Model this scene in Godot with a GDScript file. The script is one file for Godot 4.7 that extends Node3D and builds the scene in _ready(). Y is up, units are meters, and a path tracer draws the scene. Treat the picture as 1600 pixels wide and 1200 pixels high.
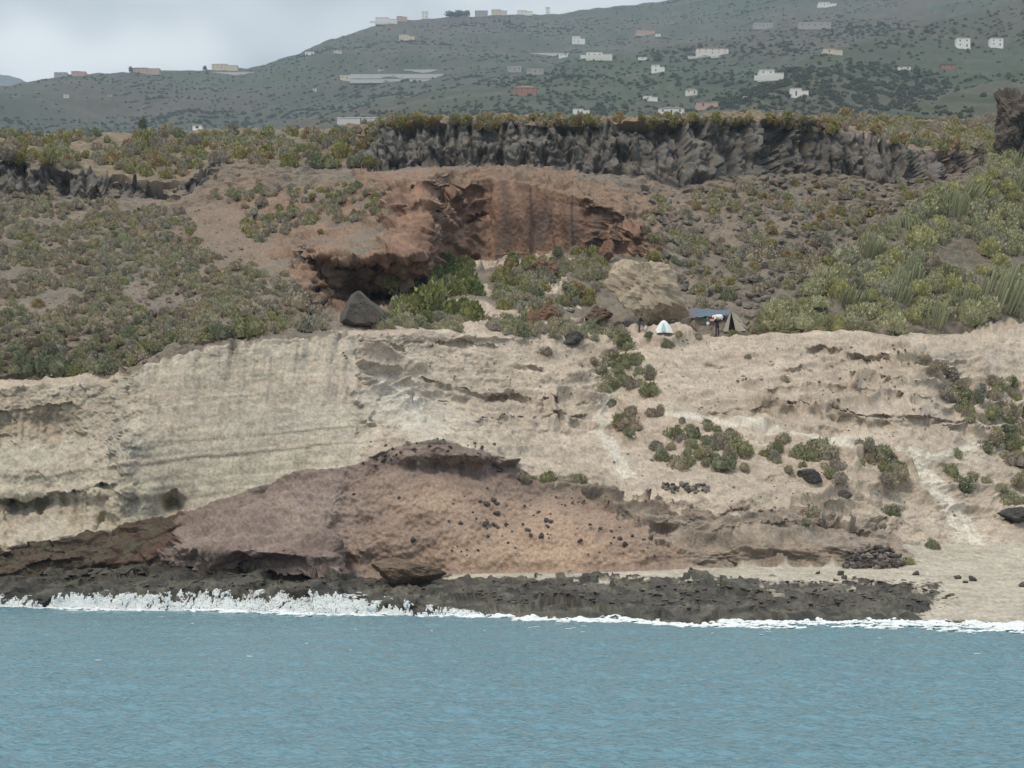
extends Node3D
# Coast seen from a boat: sea, rock shelf, pale tuff cliff, scrub slopes, basalt rim, far hills with houses.

const FOCAL := 2727.0      # lens, in units of a 1600 x 1200 frame
const EYE := 4.0           # camera height above the sea
const HORIZON := 856.0     # eye level in that frame
const STEP := 2.2

var rng := RandomNumberGenerator.new()
var n_big := FastNoiseLite.new()
var n_mid := FastNoiseLite.new()
var n_fine := FastNoiseLite.new()
var n_cell := FastNoiseLite.new()
var n_ridge := FastNoiseLite.new()
var n_block := FastNoiseLite.new()
var used := {}

func _ready() -> void:
	setup_view()
	setup_noise()
	make_grain()
	build_terrain()
	build_spur()
	build_hills()
	build_sea()
	build_surf()
	build_boulders()
	build_camp()
	build_people()
	build_shrubs()
	build_scree()
	build_houses()

# ------------------------------------------------------------------ view and light
func setup_view() -> void:
	var cam := Camera3D.new()
	cam.name = "camera"
	cam.position = Vector3(0, EYE, 0)
	cam.near = 0.5
	cam.far = 20000.0
	cam.projection = Camera3D.PROJECTION_FRUSTUM
	cam.size = cam.near * 1200.0 / FOCAL
	cam.frustum_offset = Vector2(0, cam.near * (HORIZON - 600.0) / FOCAL)
	add_child(cam)
	cam.current = true
	var env := Environment.new()
	env.background_mode = Environment.BG_SKY
	var sky := Sky.new()
	var pano := PanoramaSkyMaterial.new()
	pano.panorama = sky_texture()
	sky.sky_material = pano
	env.sky = sky
	env.background_energy_multiplier = 1.0
	env.tonemap_mode = Environment.TONE_MAPPER_LINEAR
	env.tonemap_exposure = 1.5
	env.sdfgi_enabled = true
	env.ssao_enabled = true
	env.ssil_enabled = true
	env.fog_enabled = true
	env.fog_density = 0.00013
	env.fog_light_color = Color(0.72, 0.80, 0.88)
	var we := WorldEnvironment.new()
	we.environment = env
	add_child(we)
	var sun := DirectionalLight3D.new()
	sun.name = "sun"
	sun.light_energy = 0.5
	sun.light_color = Color(1.0, 0.94, 0.84)
	sun.light_angular_distance = 14.0
	sun.shadow_enabled = true
	add_child(sun)
	sun.rotation_degrees = Vector3(-56, -38, 0)

func sky_texture() -> ImageTexture:
	var w := 900
	var h := 450
	var img := Image.create(w, h, false, Image.FORMAT_RGBF)
	var c := FastNoiseLite.new()
	c.seed = 21
	c.noise_type = FastNoiseLite.TYPE_SIMPLEX_SMOOTH
	c.frequency = 1.0
	c.fractal_octaves = 4
	for j in h:
		var up := (0.5 - (j + 0.5) / h) * PI
		for i in w:
			var az := (i + 0.5) / w * TAU
			var dir := Vector3(sin(az) * cos(up), sin(up), -cos(az) * cos(up))
			# flat cloud deck: stretched towards the horizon
			var q := dir / (absf(dir.y) + 0.28)
			var n := c.get_noise_3d(q.x * 2.2 + 3.0, q.y * 5.0, q.z * 2.2)
			var m := c.get_noise_3d(q.x * 6.0, q.y * 14.0 + 9.0, q.z * 6.0)
			var t := clampf(0.2 + n * 0.9 + m * 0.5 + 1.0 * exp(-pow((dir.x / -dir.z + 0.26) / 0.10, 2.0) - pow((dir.y / -dir.z - 0.275) / 0.022, 2.0)) * (1.0 if dir.z < 0.0 else 0.0), 0.0, 1.0)
			var grey := Color(0.30, 0.355, 0.395).lerp(Color(0.80, 0.82, 0.82), t)
			var lift := 0.72 * (1.0 + 1.6 * clampf(dir.y, 0.0, 1.0))   # an overcast sky is brighter overhead
			img.set_pixel(i, j, Color(grey.r * lift, grey.g * lift, grey.b * lift))
	return ImageTexture.create_from_image(img)

# ------------------------------------------------------------------ helpers
func setup_noise() -> void:
	rng.seed = 4711
	var k := 0
	for n in [n_big, n_mid, n_fine]:
		n.seed = 11 + k
		n.noise_type = FastNoiseLite.TYPE_SIMPLEX_SMOOTH
		n.frequency = 1.0
		n.fractal_type = FastNoiseLite.FRACTAL_FBM
		n.fractal_octaves = 3
		k += 1
	n_big.fractal_octaves = 4
	n_fine.fractal_octaves = 2
	n_cell.seed = 5
	n_cell.noise_type = FastNoiseLite.TYPE_CELLULAR
	n_cell.frequency = 1.0
	n_cell.cellular_return_type = FastNoiseLite.RETURN_DISTANCE2_SUB
	n_cell.fractal_type = FastNoiseLite.FRACTAL_NONE
	n_block.seed = 15
	n_block.noise_type = FastNoiseLite.TYPE_CELLULAR
	n_block.frequency = 1.0
	n_block.cellular_return_type = FastNoiseLite.RETURN_CELL_VALUE
	n_block.fractal_type = FastNoiseLite.FRACTAL_NONE
	n_ridge.seed = 8
	n_ridge.noise_type = FastNoiseLite.TYPE_SIMPLEX_SMOOTH
	n_ridge.frequency = 1.0
	n_ridge.fractal_type = FastNoiseLite.FRACTAL_RIDGED
	n_ridge.fractal_octaves = 3

func at(px: float, py: float, d: float) -> Vector3:
	return Vector3((px - 800.0) / FOCAL * d, EYE + (HORIZON - py) / FOCAL * d, -d)

func row_of(p: Vector3) -> float:
	return HORIZON - (p.y - EYE) / -p.z * FOCAL

func numbered(called: String) -> String:
	if not used.has(called):
		used[called] = 0
		return called
	used[called] += 1
	return "%s_%03d" % [called, used[called]]

func tag(o: Node, label: String, category: String, group := "") -> Node:
	o.set_meta("label", label)
	o.set_meta("category", category)
	if group != "":
		o.set_meta("group", group)
	return o

func top(called: String, where: Vector3) -> Node3D:
	var o := Node3D.new()
	o.name = numbered(called)
	add_child(o)
	o.position = where
	return o

func piece(called: String, mesh: Mesh, mat: Material, parent: Node, where := Vector3.ZERO) -> MeshInstance3D:
	var o := MeshInstance3D.new()
	o.mesh = mesh
	if mat != null:
		o.material_override = mat
	o.name = numbered(called) if parent == self else called
	parent.add_child(o, true)
	o.position = where
	return o

func lin(r: float, g: float, b: float) -> Color:
	return Color(r, g, b).linear_to_srgb()

var grain_albedo: ImageTexture
var grain_normal: ImageTexture
func make_grain() -> void:
	var n := FastNoiseLite.new()
	n.seed = 3
	n.noise_type = FastNoiseLite.TYPE_SIMPLEX_SMOOTH
	n.frequency = 0.055
	n.fractal_octaves = 4
	n.fractal_gain = 0.65
	var src := n.get_seamless_image(512, 512)
	src.convert(Image.FORMAT_RGB8)
	var a := Image.create(512, 512, false, Image.FORMAT_RGB8)
	for y in 512:
		for x in 512:
			var v := clampf((src.get_pixel(x, y).r - 0.5) * 1.7 + 0.5, 0.0, 1.0)
			var g := lerpf(0.68, 1.0, smoothstep(0.0, 0.7, v))
			a.set_pixel(x, y, Color(g, g, g).linear_to_srgb())
	grain_albedo = ImageTexture.create_from_image(a)
	src.bump_map_to_normal_map(5.0)
	grain_normal = ImageTexture.create_from_image(src)

func rock_paint(rough := 0.95, bump := 1.0) -> StandardMaterial3D:
	var key := "rock%f %f" % [rough, bump]
	if paints.has(key):
		return paints[key]
	var m := StandardMaterial3D.new()
	m.vertex_color_use_as_albedo = true
	m.roughness = rough
	m.albedo_texture = grain_albedo
	m.normal_enabled = true
	m.normal_texture = grain_normal
	m.normal_scale = bump
	m.uv1_triplanar = true
	m.uv1_world_triplanar = true
	m.uv1_scale = Vector3(0.13, 0.17, 0.13)
	paints[key] = m
	return m

var paints := {}
func paint(r: float, g: float, b: float, rough := 0.9) -> StandardMaterial3D:
	var key := [r, g, b, rough]
	if paints.has(key):
		return paints[key]
	var m := StandardMaterial3D.new()
	m.albedo_color = lin(r, g, b)
	m.roughness = rough
	paints[key] = m
	return m

func vertex_paint(rough := 0.95) -> StandardMaterial3D:
	if paints.has(rough):
		return paints[rough]
	var m := StandardMaterial3D.new()
	m.vertex_color_use_as_albedo = true
	m.roughness = rough
	paints[rough] = m
	return m

# smooth curve through [px, value...] points
func curve_at(pts: Array, px: float, k: int) -> float:
	var n := pts.size()
	if px <= pts[0][0]:
		return pts[0][k]
	if px >= pts[n - 1][0]:
		return pts[n - 1][k]
	var i := 0
	while px > pts[i + 1][0]:
		i += 1
	var x0: float = pts[i][0]
	var x1: float = pts[i + 1][0]
	var y0: float = pts[i][k]
	var y1: float = pts[i + 1][k]
	var t := (px - x0) / (x1 - x0)
	var m := (y1 - y0) / (x1 - x0)
	var m0 := m
	var m1 := m
	if i > 0:
		var a: float = (y0 - pts[i - 1][k]) / (x0 - pts[i - 1][0])
		m0 = 0.0 if a * m <= 0.0 else 2.0 * a * m / (a + m)
	if i + 2 < n:
		var b: float = (pts[i + 2][k] - y1) / (pts[i + 2][0] - x1)
		m1 = 0.0 if b * m <= 0.0 else 2.0 * b * m / (b + m)
	var h := x1 - x0
	var t2 := t * t
	var t3 := t2 * t
	return (2 * t3 - 3 * t2 + 1) * y0 + (t3 - 2 * t2 + t) * h * m0 + (-2 * t3 + 3 * t2) * y1 + (t3 - t2) * h * m1

# ------------------------------------------------------------------ terrain
enum { SHELF, SAND, DARKROCK, MAUVE, ORANGE, GREYROCK, CLIFF, TANSLOPE, SCRUB, RED, REDWALL, CAVE, BASALT, PLATEAU, SPUR, KINDS }
const KIND_NAMES := ["rock_shelf_ground", "beach", "dark_rock_terrain", "mauve_rock_terrain", "orange_rock_terrain", "grey_rock_terrain", "pale_cliff_terrain", "pale_slope_terrain", "scrub_hillside_terrain", "red_slope_terrain", "red_cliff_terrain", "cave_terrain", "basalt_cliff_terrain", "plateau_ground", "spur_hillside_terrain"]
var grid_p := PackedVector3Array()
var grid_cols := 0
var grid_rows := 0
var grid_x0 := -150.0
var grid_py := PackedFloat32Array()
var shore_d := PackedFloat32Array()
var kind_nodes := {}
var span_rows := PackedInt32Array()

func terrain_rows() -> Array:
	var shore := [[-200, 944], [0, 947], [60, 950], [150, 953], [300, 956], [520, 960], [600, 960], [700, 964], [800, 966], [900, 970], [1000, 972], [1100, 975], [1200, 973], [1300, 972], [1400, 973], [1500, 977], [1600, 980], [1800, 984]]
	var r0 := []
	var rm := []
	for s in shore:
		var d: float = EYE * FOCAL / (s[1] - HORIZON)
		r0.append([s[0], s[1], d])
		rm.append([s[0], HORIZON + (EYE + 1.6) * FOCAL / (d - 1.5), d - 1.5])
	var rows := [rm, r0]
	# lip of the shelf
	rows.append([[-200, 938, 122], [0, 936, 121.5], [50, 938, 118], [90, 928, 114.5], [150, 919, 113.5], [300, 918, 111], [500, 921, 107.5], [560, 930, 106], [640, 941, 104.5], [700, 951, 103], [800, 957, 101], [900, 961, 98], [1000, 964, 96], [1100, 967, 94], [1200, 966, 95], [1300, 963, 96.5], [1400, 966, 96], [1500, 973, 92], [1600, 976, 90.5], [1800, 980, 89]])
	# back of the shelf
	rows.append([[-200, 905, 126], [0, 900, 125.5], [150, 893, 125.5], [250, 884, 124.5], [290, 886, 121.5], [330, 893, 119.5], [400, 899, 118], [530, 905, 118], [545, 903, 121], [600, 900, 121.5], [690, 899, 121.5], [720, 897, 121], [800, 894, 120.5], [900, 893, 120.5], [1000, 890, 121], [1100, 886, 122], [1200, 884, 123], [1300, 884, 123], [1400, 882, 124], [1500, 880, 126], [1600, 878, 127], [1800, 875, 129]])
	# bulge of the rocks at the foot
	rows.append([[-200, 870, 126.5], [0, 872, 126], [150, 858, 126], [255, 842, 124.5], [285, 856, 119.5], [330, 856, 117], [400, 862, 116], [500, 870, 116.4], [525, 872, 117.5], [545, 862, 121.5], [600, 850, 121.5], [700, 850, 121.8], [800, 845, 122], [1000, 850, 122], [1080, 872, 123], [1200, 858, 124.5], [1300, 856, 124.5], [1400, 860, 127], [1500, 862, 130], [1600, 860, 132], [1800, 855, 136]])
	# top of the mauve and grey rocks, foot of the pale cliff
	rows.append([[-200, 862, 128], [0, 858, 128], [100, 840, 128], [200, 825, 128.5], [290, 800, 128], [400, 762, 127.5], [500, 740, 127.5], [560, 725, 127], [620, 697, 126.2], [660, 687, 126], [700, 687, 126], [740, 697, 126.5], [790, 715, 128], [850, 728, 129.5], [950, 752, 130], [1050, 780, 129], [1150, 782, 131], [1250, 790, 132], [1330, 805, 131.5], [1400, 815, 134], [1500, 815, 138], [1600, 810, 140], [1800, 800, 145]])
	# middle of the pale cliff and slope
	rows.append([[-200, 700, 134.5], [0, 700, 134.5], [100, 700, 134.5], [160, 692, 133.4], [205, 690, 128.6], [300, 660, 129.4], [450, 640, 129.8], [540, 640, 130.8], [600, 632, 132.8], [700, 640, 136.5], [800, 650, 142], [900, 665, 145], [960, 668, 146.5], [1050, 680, 143], [1150, 685, 144], [1300, 690, 144], [1450, 700, 146], [1530, 705, 149], [1600, 690, 155], [1800, 670, 161]])
	# top edge
	rows.append([[-200, 606, 137], [0, 602, 137], [165, 600, 136.4], [208, 580, 132], [240, 562, 132], [300, 545, 132], [400, 533, 132.8], [540, 522, 136], [620, 519, 141.5], [700, 519, 149], [860, 521, 157], [905, 529, 158], [950, 525, 160], [1000, 530, 161], [1060, 524, 161], [1130, 530, 161], [1200, 523, 161], [1290, 528, 161], [1340, 521, 161.5], [1380, 529, 161], [1430, 540, 160], [1500, 542, 164], [1600, 518, 172], [1800, 505, 178]])
	# bench behind the edge
	rows.append([[-200, 590, 141], [0, 590, 141], [175, 588, 140], [240, 556, 136], [400, 526, 138], [540, 514, 142], [620, 511, 149], [700, 510, 157], [860, 513, 164], [950, 518, 168], [1060, 519, 168], [1200, 518, 169], [1400, 515, 171], [1500, 508, 177], [1600, 494, 184], [1800, 475, 192]])
	# foot of the upper slope and of the red wall
	rows.append([[-200, 520, 146], [0, 520, 146], [200, 500, 149], [400, 480, 155], [460, 472, 165], [500, 482, 174], [560, 480, 180], [640, 472, 181], [690, 445, 187], [740, 408, 194], [850, 399, 196], [950, 395, 194], [1010, 402, 189], [1060, 474, 176], [1100, 464, 179], [1200, 432, 191], [1300, 390, 210], [1400, 350, 225], [1500, 310, 235], [1600, 300, 240], [1800, 300, 245]])
	# brow of the cave and of the red wall
	rows.append([[-200, 420, 168], [0, 420, 170], [200, 420, 170], [400, 400, 180], [450, 378, 186], [490, 388, 176], [530, 402, 172.5], [600, 400, 172], [640, 402, 171.5], [668, 396, 173], [682, 360, 184], [715, 300, 193], [765, 281, 196.5], [830, 288, 197], [900, 305, 196], [960, 330, 194], [1010, 365, 192], [1060, 380, 196], [1200, 350, 212], [1300, 325, 225], [1400, 310, 235], [1500, 290, 240], [1600, 285, 245], [1800, 285, 250]])
	# top of the red slope
	rows.append([[-200, 345, 195], [0, 345, 195], [200, 348, 198], [300, 325, 205], [400, 302, 212], [500, 287, 213], [570, 282, 204], [620, 280, 192], [660, 276, 192], [700, 270, 200], [770, 267, 207], [850, 273, 210], [950, 287, 212], [1050, 308, 218], [1200, 298, 230], [1300, 294, 238], [1400, 296, 240], [1500, 282, 248], [1600, 270, 254], [1800, 265, 258]])
	# foot of the basalt rim
	rows.append([[-200, 295, 210], [0, 303, 212], [100, 312, 212], [200, 308, 214], [280, 316, 214], [330, 282, 220], [450, 270, 224], [550, 263, 226], [600, 266, 227], [700, 262, 228], [800, 262, 228], [900, 271, 228], [1000, 277, 228], [1060, 293, 226], [1150, 272, 234], [1300, 270, 244], [1400, 288, 242], [1500, 274, 252], [1560, 254, 258], [1800, 245, 262]])
	# top of the basalt rim
	rows.append([[-200, 235, 214], [0, 242, 215], [100, 262, 215.5], [200, 278, 217], [280, 284, 217.5], [330, 256, 224], [420, 247, 230], [500, 242, 234], [550, 222, 237], [600, 197, 232], [700, 190, 232], [800, 192, 232], [900, 192, 232], [1000, 193, 232], [1100, 190, 236], [1200, 190, 242], [1300, 194, 247], [1325, 212, 249], [1400, 228, 248], [1500, 238, 256], [1560, 243, 261], [1800, 240, 265]])
	# edge of the plateau
	rows.append([[-200, 209, 250], [0, 209, 250], [300, 204, 255], [500, 200, 258], [560, 196, 256], [640, 187, 248], [800, 184, 246], [1000, 183, 246], [1200, 182, 258], [1300, 185, 275], [1400, 187, 330], [1500, 187, 350], [1600, 185, 360], [1800, 185, 370]])
	var e1 := []
	var e2 := []
	for p in rows[-1]:
		var h: float = EYE + (HORIZON - p[1]) / FOCAL * p[2]
		e1.append([p[0], HORIZON - (h + 1.5 - EYE) / (p[2] + 60.0) * FOCAL, p[2] + 60.0])
		e2.append([p[0], HORIZON - (h - 12.0 - EYE) / (p[2] + 700.0) * FOCAL, p[2] + 700.0])
	rows.append(e1)
	rows.append(e2)
	return rows

# hollows (+) and knobs (-) in the rock: px, py, half width, half height, metres
const DENTS := [
	[690, 738, 75, 26, 1.5], [640, 715, 40, 16, -0.8], [735, 712, 60, 14, -1.2],
	[270, 790, 22, 26, 1.3], [160, 815, 45, 22, 1.6], [80, 790, 120, 40, 1.2], [105, 770, 120, 12, -0.9],
	[60, 665, 90, 40, 1.0], [60, 735, 80, 22, -0.9], [195, 720, 18, 90, -0.7], [230, 780, 14, 40, -0.5],
	[560, 690, 14, 16, 0.5], [180, 880, 60, 12, -1.0], [150, 915, 90, 14, 1.5], [430, 880, 110, 12, 0.8],
	[635, 385, 45, 30, -1.6], [655, 330, 30, 34, -1.4], [615, 355, 22, 20, 1.2], [640, 420, 34, 24, -0.8],
	[560, 440, 70, 28, 3.0], [600, 468, 40, 16, 3.0], [500, 430, 30, 30, 1.5], [520, 415, 40, 10, 2.0],
	[740, 340, 40, 40, 1.0], [810, 330, 40, 45, -1.2], [770, 330, 8, 50, 0.8], [890, 350, 14, 50, -0.8], [870, 370, 10, 30, 0.8], [960, 350, 30, 14, 1.4], [985, 365, 26, 12, -1.4], [700, 300, 70, 10, 0.8], [930, 320, 50, 8, 0.7], [680, 375, 30, 20, 1.0],
	[840, 660, 120, 14, -1.0], [860, 680, 110, 10, 0.8], [1330, 645, 110, 12, -1.0], [1340, 675, 120, 10, 0.9], [1320, 570, 60, 8, 0.8], [1100, 650, 80, 10, 0.5], [700, 535, 120, 6, 0.8], [760, 625, 70, 10, 0.7],
	[1500, 610, 34, 60, 2.2], [1560, 700, 40, 40, 1.5], [960, 620, 26, 60, 1.2], [1010, 700, 60, 60, 0.6],
	[1080, 860, 60, 20, -0.6], [1180, 850, 70, 22, -0.8], [1290, 850, 60, 18, -0.8], [1130, 880, 22, 20, 0.5],
	[540, 880, 10, 40, 0.8], [210, 870, 70, 20, -0.6],
]

# overhanging ledges in the rock: points along the lip, height of the hollow under it, depth of the hollow in metres
const LIPS := [
	[[[585, 548], [640, 535], [720, 532], [800, 545]], 12.0, 0.9],
	[[[680, 628], [760, 618], [850, 622], [945, 632]], 16.0, 0.9],
	[[[720, 660], [800, 650], [880, 648], [950, 640]], 24.0, 1.3],
	[[[640, 585], [700, 600], [760, 612]], 12.0, 0.8],
	[[[760, 565], [850, 575], [930, 595]], 8.0, 0.5],
	[[[1095, 648], [1150, 640], [1220, 628], [1290, 635], [1360, 648], [1440, 652], [1530, 668]], 28.0, 1.15],
	[[[1180, 612], [1260, 600], [1350, 606], [1450, 622], [1500, 640]], 16.0, 0.75],
	[[[1250, 545], [1290, 540], [1340, 556], [1400, 560]], 13.0, 1.1],
	[[[1210, 580], [1290, 575], [1380, 586], [1450, 600]], 10.0, 0.7],
	[[[1080, 560], [1150, 570], [1230, 566]], 6.0, 0.4],
	[[[1160, 745], [1250, 752], [1340, 750]], 10.0, 0.35],
	[[[1100, 838], [1160, 822], [1230, 815], [1300, 822], [1380, 838]], 24.0, 0.7],
	[[[1060, 812], [1140, 800], [1230, 795], [1330, 800]], 12.0, 0.3],
	[[[860, 770], [960, 800], [1080, 830]], 12.0, 0.3],
	[[[-150, 648], [-40, 645], [40, 640], [100, 630], [140, 640]], 70.0, 1.2],
	[[[-150, 775], [-60, 778], [40, 778], [110, 768], [190, 752]], 75.0, 1.8],
	[[[235, 792], [270, 768], [300, 790]], 34.0, 1.2],
	[[[140, 830], [165, 798], [200, 826]], 30.0, 1.0],
	[[[565, 722], [620, 702], [680, 700], [740, 716], [800, 735]], 46.0, 0.5],
	[[[262, 876], [330, 890], [400, 896], [470, 893], [535, 896]], 16.0, 2.0],
	[[[60, 905], [140, 898], [240, 896]], 14.0, 2.0],
	[[[380, 912], [460, 908], [560, 914]], 8.0, 1.2],
	[[[600, 300], [660, 288], [720, 296], [765, 285]], 22.0, 1.2],
	[[[610, 335], [670, 318], [730, 325]], 20.0, 1.2],
	[[[690, 350], [730, 340], [770, 330]], 18.0, 1.0],
	[[[900, 318], [950, 325], [1000, 345]], 16.0, 1.2],
	[[[930, 350], [970, 358], [1010, 372]], 16.0, 1.2],
	[[[455, 392], [520, 410], [580, 412], [640, 408], [668, 398]], 34.0, 3.0],
	[[[470, 450], [560, 448], [640, 452]], 16.0, 1.5],
]

func kind_at(px: float, py: float, v: int, jx: float, jy: float, bx: float) -> int:
	var x := px + jx
	var y := py + jy
	if v <= 0:
		return SHELF
	if v == 1:
		return SAND if x > 1470 + (y - 960) * 2.0 else SHELF
	if v == 2:
		if x > 1480 - (y - 900.0) * 0.6:
			return SAND
		if x > 700 and y < 901 + (x - 700) * 0.012 + bx * 4.0:
			return SAND
		if x > 1170 and y > 902 and y < 921 and bx > 0.0:
			return SAND
		return SHELF
	if v <= 4:
		if x < 262 + (870 - y) * 0.25:
			return DARKROCK
		if x > 1400 + (y - 830) * 0.6:
			return SAND if y > 850 else TANSLOPE
		if x > 800 and v == 4 and y + jy < (729.0 + (x - 790.0) * 0.25 if x < 1050 else 790.0 + (x - 1050.0) * 0.09):
			return TANSLOPE
		if x > 780 and y < 740 + (x - 800) * 0.42 + bx * 12.0:
			return GREYROCK
		if x > 1070:
			return GREYROCK
		if x > 560 + bx * 60.0 + (y - 800) * 0.2:
			return ORANGE
		return MAUVE
	if v <= 6:
		if x + jx * 0.8 < 556 + (y - 560) * 0.12:
			return CLIFF
		return TANSLOPE
	if v == 7:
		if x < 200:
			return TANSLOPE
		if x < 530:
			return SCRUB
		return TANSLOPE
	if x > 460 and x < 690 and y > 395 + bx * 8.0 and v <= 8:
		return CAVE if y < 490 else SCRUB
	if v == 8:
		if x > 690 and x < 1000 and y > 400:
			return TANSLOPE if bx > 0.0 and x < 900 else SCRUB
		return SCRUB
	if v == 9:
		if x > 455 and x < 640 and y > 388:
			return CAVE
		if x > 612 and x < 1010:
			return REDWALL
		if x >= 1010 and x < 1035:
			return RED
		if x > 380 - (y - 330) * 0.4 and x < 660 and y < 400:
			return RED
		return SCRUB
	if v == 10:
		if x > 360 and x <= 605:
			return RED if y < 400 - (460 - x) * 0.9 and bx + jx * 0.012 > -0.14 else SCRUB
		if x > 605 and x < 640:
			return REDWALL if y > 300.0 else RED
		if x >= 640 and x < 1030:
			return REDWALL if y > 284 + absf(x - 790) * 0.06 and x < 765 else RED
		return SCRUB
	if v == 11:
		return RED if x > 560 and x < 900 and y > 268 else SCRUB
	if v == 12:
		if x > 330 and x < 560:
			return SCRUB
		if (x < 330 and bx > 0.22) or x > 1535:
			return SCRUB
		return BASALT
	return PLATEAU

# base colours (linear) and the second tone each is mottled with
const TONES := [
	[Vector3(.040, .034, .027), Vector3(.098, .085, .066)],
	[Vector3(.445, .395, .325), Vector3(.37, .325, .26)],
	[Vector3(.065, .048, .036), Vector3(.10, .07, .05)],
	[Vector3(.20, .152, .13), Vector3(.26, .21, .185)],
	[Vector3(.34, .245, .18), Vector3(.26, .19, .15)],
	[Vector3(.215, .18, .148), Vector3(.30, .245, .20)],
	[Vector3(.40, .36, .295), Vector3(.445, .38, .308)],
	[Vector3(.475, .395, .318), Vector3(.405, .33, .264)],
	[Vector3(.155, .132, .108), Vector3(.215, .178, .142)],
	[Vector3(.24, .162, .115), Vector3(.19, .14, .105)],
	[Vector3(.175, .102, .072), Vector3(.24, .145, .10)],
	[Vector3(.19, .155, .125), Vector3(.26, .17, .115)],
	[Vector3(.092, .085, .08), Vector3(.165, .15, .137)],
	[Vector3(.175, .144, .104), Vector3(.235, .178, .122)],
	[Vector3(.14, .12, .092), Vector3(.19, .16, .124)],
]

func cell(x: float, y: float, z: float) -> float:
	return n_cell.get_noise_3d(x, y, z) + 0.7

func block(x: float, y: float, z: float) -> float:
	return n_block.get_noise_3d(x, y, z)

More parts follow.
